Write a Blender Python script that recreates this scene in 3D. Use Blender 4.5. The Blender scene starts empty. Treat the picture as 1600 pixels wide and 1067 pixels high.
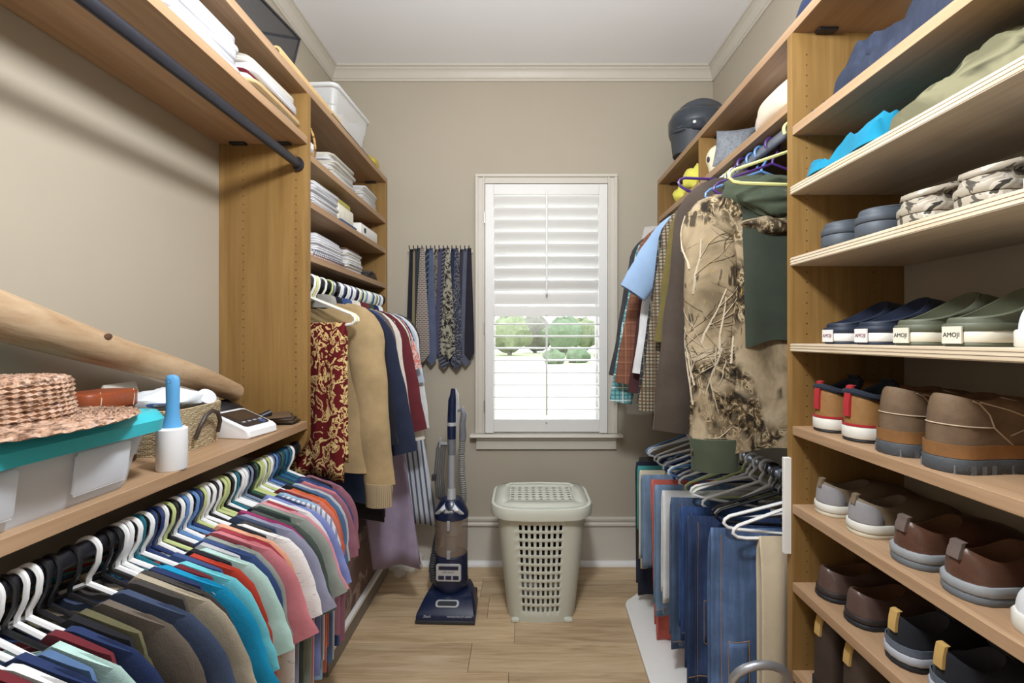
import bpy, math, random
from mathutils import Vector, Matrix
SC = bpy.context.scene
COL = SC.collection
PI = math.pi
# ---------------------------------------------------------------- camera, world, lights, exposure
F, CX, CY, HC = 720.0, 817.0, 528.0, 1.40      # focal length in pixels of a 1600 x 1067 frame, vanishing point, eye height
cam = bpy.data.cameras.new('camera')
cam.sensor_width = 36.0
cam.lens = 36.0 * F / 1600.0
cam.shift_x = -(CX - 800.0) / 1600.0
cam.shift_y = -(533.5 - CY) / 1600.0
cam.clip_start = 0.02
cam_ob = bpy.data.objects.new('camera', cam)
cam_ob.location = (0, 0, HC)
cam_ob.rotation_euler = (PI / 2, 0, 0)
COL.objects.link(cam_ob)
SC.camera = cam_ob
SC.view_settings.view_transform = 'Standard'
SC.view_settings.look = 'None'
SC.view_settings.gamma = 1.0
SC.view_settings.exposure = 0.7
SC.view_settings.use_curve_mapping = False

world = bpy.data.worlds.new('sky')
SC.world = world
world.use_nodes = True
wn = world.node_tree.nodes
wn['Background'].inputs[0].default_value = (0.86, 0.93, 1.0, 1)
wn['Background'].inputs[1].default_value = 2.9

# the closet's ceiling lamp, just above the picture: its height and its place across the room
# follow from the shadows that the rod and the shelves throw on the left wall and the panels
lamp = bpy.data.lights.new('ceiling_lamp_offscreen', 'POINT')
lamp.energy = 62.0
lamp.color = (0.93, 0.97, 1.0)
lamp.shadow_soft_size = 0.105
lamp_ob = bpy.data.objects.new('ceiling_lamp_offscreen', lamp)
lamp_ob.location = (0.0, 0.72, 2.415)
COL.objects.link(lamp_ob)

# ---------------------------------------------------------------- helpers
def lin(c):
    c = c / 255.0
    return c / 12.92 if c <= 0.04045 else ((c + 0.055) / 1.055) ** 2.4
def rgb(r, g, b):
    return (lin(r), lin(g), lin(b), 1.0)
def px(x, y, d):
    return Vector(((x - CX) * d / F, d, HC - (y - CY) * d / F))

class MB:
    """collects shapes into one mesh"""
    def __init__(s):
        s.v = []; s.f = []
    def add(s, vs, fs):
        n = len(s.v)
        s.v += [tuple(p) for p in vs]
        s.f += [tuple(i + n for i in f) for f in fs]
        return s
    def box(s, x0, x1, y0, y1, z0, z1):
        return s.add([(x0,y0,z0),(x1,y0,z0),(x1,y1,z0),(x0,y1,z0),(x0,y0,z1),(x1,y0,z1),(x1,y1,z1),(x0,y1,z1)],
                     [(0,3,2,1),(4,5,6,7),(0,1,5,4),(1,2,6,5),(2,3,7,6),(3,0,4,7)])
    def loft(s, rings, cap0=True, cap1=True, closed=True, strip=False):
        n = len(rings[0]); vs = []; fs = []
        for r in rings: vs += list(r)
        for k in range(len(rings) - 1):
            for i in range(n if closed else n - 1):
                j = (i + 1) % n
                fs.append((k*n+i, k*n+j, (k+1)*n+j, (k+1)*n+i))
        e = (len(rings) - 1) * n
        if strip:                                  # rings made of two matching halves: cap with a strip of quads
            h = n // 2
            for i in range(h - 1):
                if cap0: fs.append((i, n-1-i, n-2-i, i+1)[::1])
                if cap1: fs.append((e+i, e+i+1, e+n-2-i, e+n-1-i))
        else:
            if cap0: fs.append(tuple(range(n))[::-1])
            if cap1: fs.append(tuple(e + i for i in range(n)))
        return s.add(vs, fs)
    def tube(s, path, r, n=6, closed=False, flat=1.0, up=None):
        P = [Vector(p) for p in path]; m = len(P)
        rings = []; ref = Vector(up) if up else None
        for k in range(m):
            if closed: t = P[(k+1) % m] - P[k-1]
            else: t = P[min(k+1, m-1)] - P[max(k-1, 0)]
            if t.length < 1e-9: t = Vector((0,0,1))
            t.normalize()
            if ref is None:
                ref = Vector((0,0,1)) if abs(t.z) < 0.9 else Vector((0,1,0))
            a = t.cross(ref)
            if a.length < 1e-6: a = t.orthogonal()
            a.normalize(); b = a.cross(t).normalized()
            if not up: ref = b
            rr = r[k] if isinstance(r, (list, tuple)) else r
            rings.append([P[k] + a*math.cos(2*PI*i/n)*rr + b*math.sin(2*PI*i/n)*rr*flat for i in range(n)])
        if closed:
            rings.append(rings[0]); return s.loft(rings, False, False)
        return s.loft(rings)
    def lathe(s, prof, n=24, c=(0,0,0), cap0=True, cap1=True):
        c = Vector(c)
        return s.loft([[c + Vector((r*math.cos(2*PI*i/n), r*math.sin(2*PI*i/n), z)) for i in range(n)] for r, z in prof], cap0, cap1)
    def ball(s, c, rx, ry, rz, n=16, m=10):
        c = Vector(c); rings = []
        for k in range(m + 1):
            a = -PI/2 + PI*k/m; q = max(math.cos(a), 0.02)
            rings.append([c + Vector((rx*q*math.cos(2*PI*i/n), ry*q*math.sin(2*PI*i/n), rz*math.sin(a))) for i in range(n)])
        return s.loft(rings)
    def prism(s, outline, z0, z1, axis='z'):
        rings = []
        for z in (z0, z1):
            if axis == 'z': rings.append([Vector((a, b, z)) for a, b in outline])
            elif axis == 'y': rings.append([Vector((a, z, b)) for a, b in outline])
            else: rings.append([Vector((z, a, b)) for a, b in outline])
        return s.loft(rings)
    def xform(s, m):
        s.v = [tuple(m @ Vector(p)) for p in s.v]; return s
    def mesh(s, name, angle=40):
        me = bpy.data.meshes.new(name)
        me.from_pydata(s.v, [], s.f)
        me.validate(); 
        import bmesh
        bm = bmesh.new(); bm.from_mesh(me)
        bmesh.ops.recalc_face_normals(bm, faces=bm.faces)
        bm.to_mesh(me); bm.free()
        for p in me.polygons: p.use_smooth = True
        me.set_sharp_from_angle(angle=math.radians(angle))
        me.materials.append(None)
        return me

def place(name, me, mat, parent=None, loc=(0,0,0), rot=(0,0,0), scale=None, bevel=0, solid=0, sub=0):
    if isinstance(me, MB): me = me.mesh(name)
    o = bpy.data.objects.new(name, me)
    COL.objects.link(o)
    if parent: o.parent = parent
    o.location = loc; o.rotation_euler = rot
    if scale: o.scale = scale
    if mat:
        o.material_slots[0].link = 'OBJECT'
        o.material_slots[0].material = mat
    if solid:
        m = o.modifiers.new('thickness', 'SOLIDIFY'); m.thickness = solid; m.offset = 0
    if bevel:
        m = o.modifiers.new('bevel', 'BEVEL'); m.width = bevel; m.segments = 2; m.limit_method = 'ANGLE'; m.angle_limit = math.radians(50)
    if sub:
        m = o.modifiers.new('sub', 'SUBSURF'); m.levels = sub; m.render_levels = sub
    return o
def tag(o, label=None, cat=None, group=None, kind=None):
    if label: o['label'] = label
    if cat: o['category'] = cat
    if group: o['group'] = group
    if kind: o['kind'] = kind
    return o
def thing(name, label, cat, loc=(0,0,0), rz=0, group=None, rot=None):
    o = bpy.data.objects.new(name, None)
    o.empty_display_size = 0.05
    COL.objects.link(o)
    o.location = loc; o.rotation_euler = rot if rot else (0, 0, rz)
    return tag(o, label, cat, group)
def copy_tree(o, parent=None):
    c = o.copy(); COL.objects.link(c); c.parent = parent
    for ch in list(o.children): copy_tree(ch, c)
    return c
def text(body, size, mat, parent, loc, rot, name='lettering', extrude=0.0004, align='CENTER', shear=0.0):
    cu = bpy.data.curves.new(name, 'FONT')
    cu.body = body; cu.size = size; cu.extrude = extrude; cu.align_x = align; cu.align_y = 'CENTER'; cu.shear = shear
    cu.materials.append(mat)
    tmp = bpy.data.objects.new(name, cu)
    me = bpy.data.meshes.new_from_object(tmp)
    bpy.data.objects.remove(tmp)
    me.name = name
    o = bpy.data.objects.new(name, me); COL.objects.link(o)
    o.parent = parent; o.location = loc; o.rotation_euler = rot
    return o

# ---------------------------------------------------------------- materials
MATS = {}
class NT:
    def __init__(s, name):
        s.m = bpy.data.materials.new(name); s.m.use_nodes = True
        s.t = s.m.node_tree; s.N = s.t.nodes; s.L = s.t.links
        s.b = s.N['Principled BSDF']
    def n(s, kind, **kw):
        x = s.N.new(kind)
        for k, v in kw.items(): setattr(x, k, v)
        return x
    def link(s, a, b): s.L.new(a, b)
    def coords(s, scale=(1,1,1), rot=(0,0,0)):
        tc = s.n('ShaderNodeTexCoord'); mp = s.n('ShaderNodeMapping')
        mp.inputs['Scale'].default_value = scale; mp.inputs['Rotation'].default_value = rot
        s.link(tc.outputs['Object'], mp.inputs['Vector'])
        return mp.outputs['Vector']
    def noise(s, vec, scale, detail=4, rough=0.55, dist=0.0):
        x = s.n('ShaderNodeTexNoise')
        x.inputs['Scale'].default_value = scale; x.inputs['Detail'].default_value = detail
        x.inputs['Roughness'].default_value = rough; x.inputs['Distortion'].default_value = dist
        if vec: s.link(vec, x.inputs['Vector'])
        return x.outputs['Fac']
    def ramp(s, fac, stops, interp='LINEAR'):
        r = s.n('ShaderNodeValToRGB'); r.color_ramp.interpolation = interp
        e = r.color_ramp.elements
        while len(e) < len(stops): e.new(0.5)
        for i, (p, c) in enumerate(stops):
            e[i].position = p; e[i].color = c
        s.link(fac, r.inputs['Fac'])
        return r.outputs['Color']
    def mix(s, fac, a, b, blend='MIX'):
        x = s.n('ShaderNodeMix', data_type='RGBA', blend_type=blend)
        for sock, v in ((x.inputs['Factor'], fac), (x.inputs[6], a), (x.inputs[7], b)):
            if hasattr(v, 'is_linked'): s.link(v, sock)
            else: sock.default_value = v
        return x.outputs[2]
    def math(s, op, a, b=0.0):
        x = s.n('ShaderNodeMath', operation=op)
        for sock, v in ((x.inputs[0], a), (x.inputs[1], b)):
            if hasattr(v, 'is_linked'): s.link(v, sock)
            else: sock.default_value = v
        return x.outputs[0]
    def bump(s, h, strength=0.2, dist=0.01):
        x = s.n('ShaderNodeBump'); x.inputs['Strength'].default_value = strength; x.inputs['Distance'].default_value = dist
        s.link(h, x.inputs['Height']); s.link(x.outputs['Normal'], s.b.inputs['Normal'])
    def done(s, color=None, rough=0.6, metal=0.0, spec=None, **kw):
        if color is not None:
            if hasattr(color, 'is_linked'): s.link(color, s.b.inputs['Base Color'])
            else: s.b.inputs['Base Color'].default_value = color
        s.b.inputs['Roughness'].default_value = rough
        s.b.inputs['Metallic'].default_value = metal
        if spec is not None: s.b.inputs['Specular IOR Level'].default_value = spec
        for k, v in kw.items(): s.b.inputs[k.replace('_', ' ')].default_value = v
        return s.m
def scaled(c, k): return (min(c[0]*k,1), min(c[1]*k,1), min(c[2]*k,1), 1)

def plain(name, c, rough=0.5, metal=0.0, var=0.12, scale=30, bump=0.0, spec=None, **kw):
    if name in MATS: return MATS[name]
    t = NT(name); v = t.coords()
    f = t.noise(v, scale)
    col = t.ramp(f, [(0.25, scaled(c, 1-var)), (0.75, scaled(c, 1+var))])
    if bump: t.bump(t.noise(v, scale*6), bump, 0.004)
    MATS[name] = t.done(col, rough, metal, spec, **kw)
    return MATS[name]
def fabric(name, c, var=0.16, weave=420, soft=1.0):
    """cloth of one colour with a fine weave and soft blotches of wear"""
    key = 'fabric_' + name
    if key in MATS: return MATS[key]
    t = NT(key); v = t.coords()
    big = t.noise(v, 9, 5, 0.6)
    col = t.ramp(big, [(0.3, scaled(c, 1-var)), (0.7, scaled(c, 1+var*0.7))])
    h = t.math('ADD', t.math('MULTIPLY', t.noise(v, weave, 1), 0.25), t.noise(v, 22, 3))
    t.bump(h, 0.25*soft, 0.006)
    MATS[key] = t.done(col, 0.9, 0, 0.2, Sheen_Weight=0.08)
    return MATS[key]
def lines(t, sep, axis, freq, width, phase=0.0):
    o = sep.outputs[axis]
    f = t.math('FRACT', t.math('ADD', t.math('MULTIPLY', o, freq), phase))
    return t.math('LESS_THAN', f, width)
def plaid(name, base, l1, l2, freq=40, w=0.25, freq2=None, slant=0.0):
    key = 'plaid_' + name
    if key in MATS: return MATS[key]
    t = NT(key); v = t.coords(rot=(0, slant, 0))
    sep = t.n('ShaderNodeSeparateXYZ'); t.link(v, sep.inputs[0])
    c = t.mix(t.math('MULTIPLY', lines(t, sep, 0, freq, w), 0.7), base, l1)
    c = t.mix(t.math('MULTIPLY', lines(t, sep, 2, freq, w), 0.7), c, l1)
    f2 = freq2 or freq/3.0
    c = t.mix(t.math('MULTIPLY', lines(t, sep, 0, f2, 0.10, 0.4), 0.8), c, l2)
    c = t.mix(t.math('MULTIPLY', lines(t, sep, 2, f2, 0.10, 0.4), 0.8), c, l2)
    t.bump(t.noise(v, 60, 3), 0.2, 0.004)
    MATS[key] = t.done(c, 0.9, 0, 0.2)
    return MATS[key]
def striped(name, base, l1, freq=40, w=0.4, axis=0, slant=0.0):
    key = 'stripe_' + name
    if key in MATS: return MATS[key]
    t = NT(key); v = t.coords(rot=(0, slant, 0))
    sep = t.n('ShaderNodeSeparateXYZ'); t.link(v, sep.inputs[0])
    c = t.mix(lines(t, sep, axis, freq, w), base, l1)
    t.bump(t.noise(v, 60, 3), 0.2, 0.004)
    MATS[key] = t.done(c, 0.9, 0, 0.2)
    return MATS[key]
def printed(name, stops, scale=30, dist=1.5, detail=2, interp='CONSTANT', stretch=(1,1,1), rough=0.9):
    """blotchy print: noise cut into flat colours"""
    key = 'print_' + name
    if key in MATS: return MATS[key]
    t = NT(key); v = t.coords(stretch)
    c = t.ramp(t.noise(v, scale, detail, 0.5, dist), stops, interp)
    t.bump(t.noise(v, 80, 3), 0.15, 0.004)
    MATS[key] = t.done(c, rough, 0, 0.2)
    return MATS[key]
def wood(name, c_dark, c_light, axis=1, scale=1.0, rough=0.42):
    """grain runs along the axis"""
    if name in MATS: return MATS[name]
    t = NT(name)
    st = [14*scale]*3; st[axis] = 0.9*scale
    v = t.coords(tuple(st))
    broad = t.noise(v, 1.0, 4, 0.6, 1.2)
    st2 = [90*scale]*3; st2[axis] = 2.5*scale
    v2 = t.coords(tuple(st2))
    fine = t.noise(v2, 1.0, 3, 0.6)
    f = t.math('ADD', t.math('MULTIPLY', broad, 0.7), t.math('MULTIPLY', fine, 0.3))
    col = t.ramp(f, [(0.3, c_dark), (0.52, tuple(0.5*(a+b) for a, b in zip(c_dark, c_light))), (0.72, c_light)])
    t.bump(fine, 0.08, 0.002)
    MATS[name] = t.done(col, rough, 0, 0.35)
    return MATS[name]
def clear(name, tint, alpha=0.2, rough=0.15):
    """thin see-through plastic or glass sheet"""
    if name in MATS: return MATS[name]
    t = NT(name)
    MATS[name] = t.done(tint, rough, 0, 0.5)
    t.b.inputs['Alpha'].default_value = alpha
    return MATS[name]
# ---------------------------------------------------------------- room
XL, XR, YB, YF, ZC = -1.185, 1.18, 2.86, -1.2, 3.075
m_wall = plain('wall_paint', rgb(178, 168, 151), 0.85, var=0.02, scale=3, bump=0.05)
m_ceil = plain('ceiling_paint', rgb(246, 246, 249), 0.9, var=0.01, scale=3)
m_trim = plain('trim_paint', rgb(205, 198, 186), 0.45, var=0.015, scale=5)
m_white = plain('white_paint', rgb(240, 238, 236), 0.4, var=0.01, scale=5)

def struct(name, mb, mat, parent=None, **kw):
    o = place(name, mb, mat, parent, **kw)
    if not parent: o['kind'] = 'structure'
    return o
struct('wall_left', MB().box(XL-0.1, XL, YF-0.1, YB+0.1, 0, ZC), m_wall)
struct('wall_right', MB().box(XR, XR+0.1, YF-0.1, YB+0.1, 0, ZC), m_wall)
struct('ceiling', MB().box(XL-0.1, XR+0.1, YF-0.1, YB+0.15, ZC, ZC+0.1), m_ceil)
# window opening in the far wall
WX0, WX1, WZ0, WZ1 = -0.235, 0.524, 0.812, 2.352
w = MB().box(XL, WX0, YB, YB+0.15, 0, ZC).box(WX1, XR, YB, YB+0.15, 0, ZC)
w.box(WX0, WX1, YB, YB+0.15, 0, WZ0).box(WX0, WX1, YB, YB+0.15, WZ1, ZC)
struct('wall_back', w, m_wall)
# rear wall and closed double door, behind the camera
w = MB().box(XL, -0.75, YF-0.1, YF, 0, ZC).box(0.75, XR, YF-0.1, YF, 0, ZC).box(-0.75, 0.75, YF-0.1, YF, 2.25, ZC)
struct('wall_front', w, m_wall)
struct('door_1', MB().box(-0.75, 0.75, YF-0.07, YF-0.03, 0, 2.25), m_white)

# floor planks, running across the closet
floor = struct('floor', MB().box(XL, XR, YF, YB, -0.03, -0.006), plain('floor_joint', rgb(96, 76, 54), 0.8))
def plank_mat():
    t = NT('oak_plank')
    tc = t.n('ShaderNodeTexCoord'); oi = t.n('ShaderNodeObjectInfo')
    add = t.n('ShaderNodeVectorMath', operation='ADD')
    sc = t.n('ShaderNodeVectorMath', operation='SCALE'); sc.inputs['Scale'].default_value = 37.0
    comb = t.n('ShaderNodeCombineXYZ')
    for i in range(3): t.link(oi.outputs['Random'], comb.inputs[i])
    t.link(comb.outputs[0], sc.inputs[0]); t.link(tc.outputs['Object'], add.inputs[0]); t.link(sc.outputs[0], add.inputs[1])
    mp = t.n('ShaderNodeMapping'); mp.inputs['Scale'].default_value = (1.3, 13, 1); t.link(add.outputs[0], mp.inputs['Vector'])
    g = t.noise(mp.outputs[0], 1.5, 6, 0.62, 1.0)
    mp2 = t.n('ShaderNodeMapping'); mp2.inputs['Scale'].default_value = (4, 120, 1); t.link(add.outputs[0], mp2.inputs['Vector'])
    fine = t.noise(mp2.outputs[0], 1.2, 3)
    f = t.math('ADD', t.math('MULTIPLY', g, 0.75), t.math('MULTIPLY', fine, 0.25))
    col = t.ramp(f, [(0.3, rgb(158, 130, 96)), (0.5, rgb(202, 174, 138)), (0.7, rgb(222, 200, 166))])
    k = t.math('ADD', t.math('MULTIPLY', oi.outputs['Random'], 0.3), 0.82)
    col = t.mix(1.0, col, (1,1,1,1), 'MULTIPLY')
    hsv = t.n('ShaderNodeHueSaturation'); t.link(col, hsv.inputs['Color']); t.link(k, hsv.inputs['Value'])
    t.bump(fine, 0.06, 0.002)
    return t.done(hsv.outputs[0], 0.38, 0, 0.4)
m_plank = plank_mat()
rnd = random.Random(5)
PW = 0.186
plank_mesh = {}
y = YB; row = 0
while y > YF:
    y0 = max(y - PW, YF)
    xs = [XL]; x = XL + rnd.uniform(0.25, 1.2)
    while x < XR - 0.15:
        xs.append(x); x += 1.25
    xs.append(XR)
    for a, b in zip(xs, xs[1:]):
        q = MB().box(-(b-a)/2+0.0008, (b-a)/2-0.0008, -(y-y0)/2+0.0008, (y-y0)/2-0.0008, -0.008, 0)
        place('plank', q, m_plank, floor, loc=((a+b)/2, (y+y0)/2, 0), bevel=0.0012)
    y = y0; row += 1

# baseboards: tall board, moulded cap, shoe moulding at the floor
def baseboard(name, p0, p1, inward):
    p0 = Vector(p0); p1 = Vector(p1); n = Vector(inward)
    prof = [(0,0),(0.022,0),(0.022,0.012),(0.016,0.02),(0.014,0.024),(0.014,0.236),(0.024,0.242),(0.024,0.252),(0.016,0.26),(0.016,0.27),(0.022,0.274),(0.022,0.286),(0.0,0.29)]
    rings = [[p + n*a + Vector((0,0,z)) for a, z in prof] for p in (p0, p1)]
    return struct(name, MB().loft(rings), m_trim)
baseboard('baseboard_back', (XL, YB, 0), (XR, YB, 0), (0, -1, 0))
baseboard('baseboard_left', (XL, YF, 0), (XL, YB, 0), (1, 0, 0))
baseboard('baseboard_right', (XR, YF, 0), (XR, YB, 0), (-1, 0, 0))
# white quarter-round along the floor
def quarter(name, p0, p1, inward):
    p0 = Vector(p0); p1 = Vector(p1); n = Vector(inward)
    prof = [(0.01,0)] + [(0.022+0.022*math.cos(a), 0.026*math.sin(a)) for a in [PI/2*k/4 for k in range(5)]] + [(0.01,0.026)]
    return struct(name, MB().loft([[p + n*a + Vector((0,0,z)) for a, z in prof] for p in (p0, p1)]), m_white)
quarter('trim_1', (XL, YB, 0), (XR, YB, 0), (0, -1, 0))
quarter('trim_2', (XR, YF, 0), (XR, YB, 0), (-1, 0, 0))
quarter('trim_7', (XL, YF, 0), (XL, YB, 0), (1, 0, 0))
# crown moulding with stepped profile
def crown(name, p0, p1, inward):
    p0 = Vector(p0); p1 = Vector(p1); n = Vector(inward)
    prof = [(0,0),(0.008,0),(0.008,0.012),(0.014,0.016),(0.014,0.024),(0.018,0.03),(0.022,0.045),(0.032,0.058),(0.038,0.062),(0.038,0.07),(0.05,0.074),(0.05,0.085),(0,0.085)]
    rings = []
    for p, s in ((p0, 1), (p1, -1)):
        rings.append([p + n*a + Vector((0,0,ZC-0.085+z)) for a, z in prof])
    return struct(name, MB().loft(rings), m_trim)
crown('trim_3', (XL, YB, 0), (XR, YB, 0), (0, -1, 0))
crown('trim_4', (XL, YF, 0), (XL, YB, 0), (1, 0, 0))
crown('trim_5', (XR, YF, 0), (XR, YB, 0), (-1, 0, 0))
# door casing behind the camera
struct('trim_6', MB().box(-0.84, -0.75, YF, YF+0.02, 0, 2.34).box(0.75, 0.84, YF, YF+0.02, 0, 2.34).box(-0.75, 0.75, YF, YF+0.02, 2.25, 2.34), m_white)

# ---------------------------------------------------------------- window with plantation shutter
win = bpy.data.objects.new('window_1', None); COL.objects.link(win); win['kind'] = 'structure'
m_shut = plain('shutter_paint', rgb(228, 226, 223), 0.38, var=0.01, scale=5)
# casing: stepped boards
cw = 0.058
def casing(q, x0, x1, z0, z1):
    y0 = YB
    q.box(x0, x1, y0-0.016, y0, z0, z1)
for nm, (x0, x1, z0, z1) in {'casing_left': (WX0-cw, WX0, WZ0, WZ1+cw), 'casing_right': (WX1, WX1+cw, WZ0, WZ1+cw), 'casing_head': (WX0, WX1, WZ1, WZ1+cw)}.items():
    q = MB().box(x0, x1, YB-0.018, YB, z0, z1-(0.0185 if nm != 'casing_head' else 0.0))
    if nm == 'casing_left': q.box(x0, x0+0.018, YB-0.028, YB, z0, z1-0.0185); q.box(x1-0.012, x1, YB-0.024, YB, z0, z1)
    elif nm == 'casing_right': q.box(x1-0.018, x1, YB-0.028, YB, z0, z1-0.0185); q.box(x0, x0+0.012, YB-0.024, YB, z0, z1)
    else: q.box(x0-cw, x1+cw, YB-0.028, YB, z1-0.018, z1); q.box(x0, x1, YB-0.024, YB, z0, z0+0.012)
    place('casing', q, m_trim, win, bevel=0.002)
prof = [(0,0),(0.05,0),(0.056,0.006),(0.05,0.022),(0,0.022)]
place('window_stool', MB().loft([[Vector((x, YB-a, WZ0-0.024+z)) for a, z in prof] for x in (WX0-cw-0.03, WX1+cw+0.03)]), m_trim, win)
prof = [(0,0),(0.018,0),(0.02,0.052),(0.034,0.06),(0.038,0.074),(0,0.074)]
place('apron', MB().loft([[Vector((x, YB-a, WZ0-0.098+z)) for a, z in prof] for x in (WX0-cw+0.006, WX1+cw-0.006)]), m_trim, win)
# jamb liner, sash and glass set back in the wall
q = MB().box(WX0, WX0+0.012, YB, YB+0.15, WZ0, WZ1).box(WX1-0.012, WX1, YB, YB+0.15, WZ0, WZ1).box(WX0, WX1, YB, YB+0.15, WZ1-0.012, WZ1).box(WX0, WX1, YB, YB+0.15, WZ0, WZ0+0.012)
place('jamb', q, m_shut, win)
zm = 0.5*(WZ0+WZ1)
for z0, z1 in ((WZ0+0.012, zm+0.02), (zm-0.02, WZ1-0.012)):
    yy = YB+0.10 if z0 < zm-0.1 else YB+0.125
    s = place('sash', MB().box(WX0+0.012, WX0+0.057, yy, yy+0.025, z0, z1).box(WX1-0.057, WX1-0.012, yy, yy+0.025, z0, z1)
          .box(WX0+0.057, WX1-0.057, yy, yy+0.025, z0, z0+0.05).box(WX0+0.057, WX1-0.057, yy, yy+0.025, z1-0.035, z1), m_shut, win)
    g = NT('window_glass_%d' % (10*z0)); g.done((1,1,1,1), 0.02)
    tr = g.n('ShaderNodeBsdfTransparent'); gl = g.n('ShaderNodeBsdfGlossy'); gl.inputs['Roughness'].default_value = 0.02
    mx = g.n('ShaderNodeMixShader'); mx.inputs[0].default_value = 0.05
    g.link(tr.outputs[0], mx.inputs[1]); g.link(gl.outputs[0], mx.inputs[2]); g.link(mx.outputs[0], g.N['Material Output'].inputs['Surface'])
    place('pane', MB().box(WX0+0.05, WX1-0.05, yy+0.01, yy+0.014, z0+0.04, z1-0.03), g.m, s)
# shutter: one hinged panel
shut = place('shutter', MB()
    .box(WX0+0.003, WX0+0.056, YB-0.03, YB-0.002, WZ0+0.004, WZ1-0.006)
    .box(WX1-0.056, WX1-0.003, YB-0.03, YB-0.002, WZ0+0.004, WZ1-0.006)
    .box(WX0+0.056, WX1-0.056, YB-0.029, YB-0.003, WZ1-0.07, WZ1-0.006)
    .box(WX0+0.056, WX1-0.056, YB-0.029, YB-0.003, WZ0+0.012, WZ0+0.088)
    .box(WX0+0.056, WX1-0.056, YB-0.029, YB-0.003, 1.533, 1.592), m_shut, win, bevel=0.002)
LW = WX1-WX0-0.116
def slat_mesh(width):
    n = 12
    return MB().loft([[Vector((x, 0.5*width*math.cos(2*PI*i/n), 0.0055*math.sin(2*PI*i/n))) for i in range(n)] for x in (-LW/2, LW/2)]).mesh('slat')
sm = slat_mesh(0.078)
xc = 0.5*(WX0+WX1)
for k in range(8):                                   # upper slats, nearly closed
    z = 2.282 - 0.0745*(k+0.52)
    place('slat', sm, m_shut, shut, loc=(xc, YB-0.012, z), rot=(math.radians(-58 + 0.8*(k % 3)), 0, 0))
place('slat', sm, m_shut, shut, loc=(xc, YB-0.012, 2.282-0.0745*8.55), rot=(math.radians(-80), 0, 0))
for k in range(8):                                   # lower slats, open
    z = 1.508 - 0.0745*(k+0.3)
    place('slat', sm, m_shut, shut, loc=(xc, YB-0.012, z), rot=(math.radians(1.0), 0, 0))
m_rodd = m_shut
place('tilt_rod', MB().box(xc-0.006, xc+0.006, YB-0.066, YB-0.054, 1.665, 2.30), m_rodd, shut, bevel=0.002)
place('tilt_rod', MB().box(xc-0.006, xc+0.006, YB-0.062, YB-0.051, 0.93, 1.495), m_rodd, shut, bevel=0.002)
for z in (2.14, 1.46, 0.98):
    place('hinge', MB().box(WX0-0.004, WX0+0.003, YB-0.036, YB-0.026, z-0.036, z+0.036), plain('hinge_metal', rgb(150,148,144), 0.35, 0.8), shut)
place('catch', MB().lathe([(0.006,0),(0.006,0.01),(0.004,0.014)], 10).xform(Matrix.Rotation(PI/2, 4, 'X')), m_shut, shut, loc=(xc, YB-0.028, 1.545))
place('catch', MB().lathe([(0.006,0),(0.006,0.01),(0.004,0.014)], 10).xform(Matrix.Rotation(PI/2, 4, 'X')), m_shut, shut, loc=(xc, YB-0.028, 0.885))

# ---------------------------------------------------------------- outdoors seen through the lower slats
ZG = -0.45
t = NT('lawn'); v = t.coords()
lawn = t.done(t.ramp(t.noise(v, 0.25, 5, 0.6), [(0.35, rgb(160, 170, 128)), (0.65, rgb(182, 188, 150))]), 0.95)
tag(place('lawn', MB().box(-60, 60, YB+5.0, 62, ZG-0.1, ZG), lawn), 'pale green golf course lawn outside the window', 'lawn', kind='structure')
t = NT('gravel'); v = t.coords()
vor = t.n('ShaderNodeTexVoronoi'); vor.inputs['Scale'].default_value = 14; t.link(v, vor.inputs['Vector'])
gravel = t.done(t.ramp(vor.outputs['Distance'], [(0.1, rgb(210, 205, 198)), (0.7, rgb(120, 112, 104))]), 0.95)
tag(place('gravel_bed', MB().box(-20, 20, YB+0.4, YB+5.0, ZG-0.1, ZG+0.01), gravel), 'grey mulch bed below the window', 'ground', kind='structure')
sand = plain('cart_path', rgb(214, 210, 200), 0.9)
q = MB(); pts = []
for k in range(25):
    a = k/24; x = -16 + 34*a; yv = 27 + 6*math.sin(a*3.0) - 5*a
    pts.append((x, yv))
q.loft([[Vector((x, yv-1.6, ZG+0.02)), Vector((x, yv+1.6, ZG+0.02)), Vector((x, yv+1.6, ZG-0.02)), Vector((x, yv-1.6, ZG-0.02))] for x, yv in pts])
tag(place('cart_path', q, sand), 'pale cart path winding across the lawn', 'path', kind='structure')
rnd = random.Random(11)
m_leaf = [plain('leaf_%d' % i, c, 0.9, var=0.35, scale=2.5) for i, c in enumerate([rgb(96, 112, 84), rgb(116, 124, 92), rgb(110, 108, 96)])]
m_bark = plain('bark', rgb(110, 100, 92), 0.9)
def blob(r, seed, squash=0.85):
    rr = random.Random(seed); q = MB()
    n, m = 14, 9; ph = [rr.uniform(0, 6) for _ in range(4)]; rings = []
    for k in range(m+1):
        a = -PI/2 + PI*k/m; cq = max(math.cos(a), 0.03)
        ring = []
        for i in range(n):
            b = 2*PI*i/n
            s = 1 + 0.14*math.sin(3*b+ph[0]+2*a) + 0.12*math.sin(5*b+ph[1]-3*a) + rr.uniform(-0.09, 0.09)
            ring.append(Vector((r*s*cq*math.cos(b), r*s*cq*math.sin(b), r*squash*s*math.sin(a))))
        rings.append(ring)
    return q.loft(rings)
for k in range(11):
    x = -13 + 2.9*k; yv = 49 + 7.5*(k % 2); r = 2.0 + 0.15*(k % 3)
    tr = thing('tree', 'round tree in the tree line beyond the lawn', 'tree', (x, yv, ZG), 0, 'trees beyond the lawn')
    place('trunk', MB().tube([(0,0,0),(0,0,2.2)], [0.25, 0.16], 7), m_bark, tr)
    place('crown', blob(r, k), m_leaf[k % 3], tr, loc=(0, 0, r*0.85+0.5))
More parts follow.
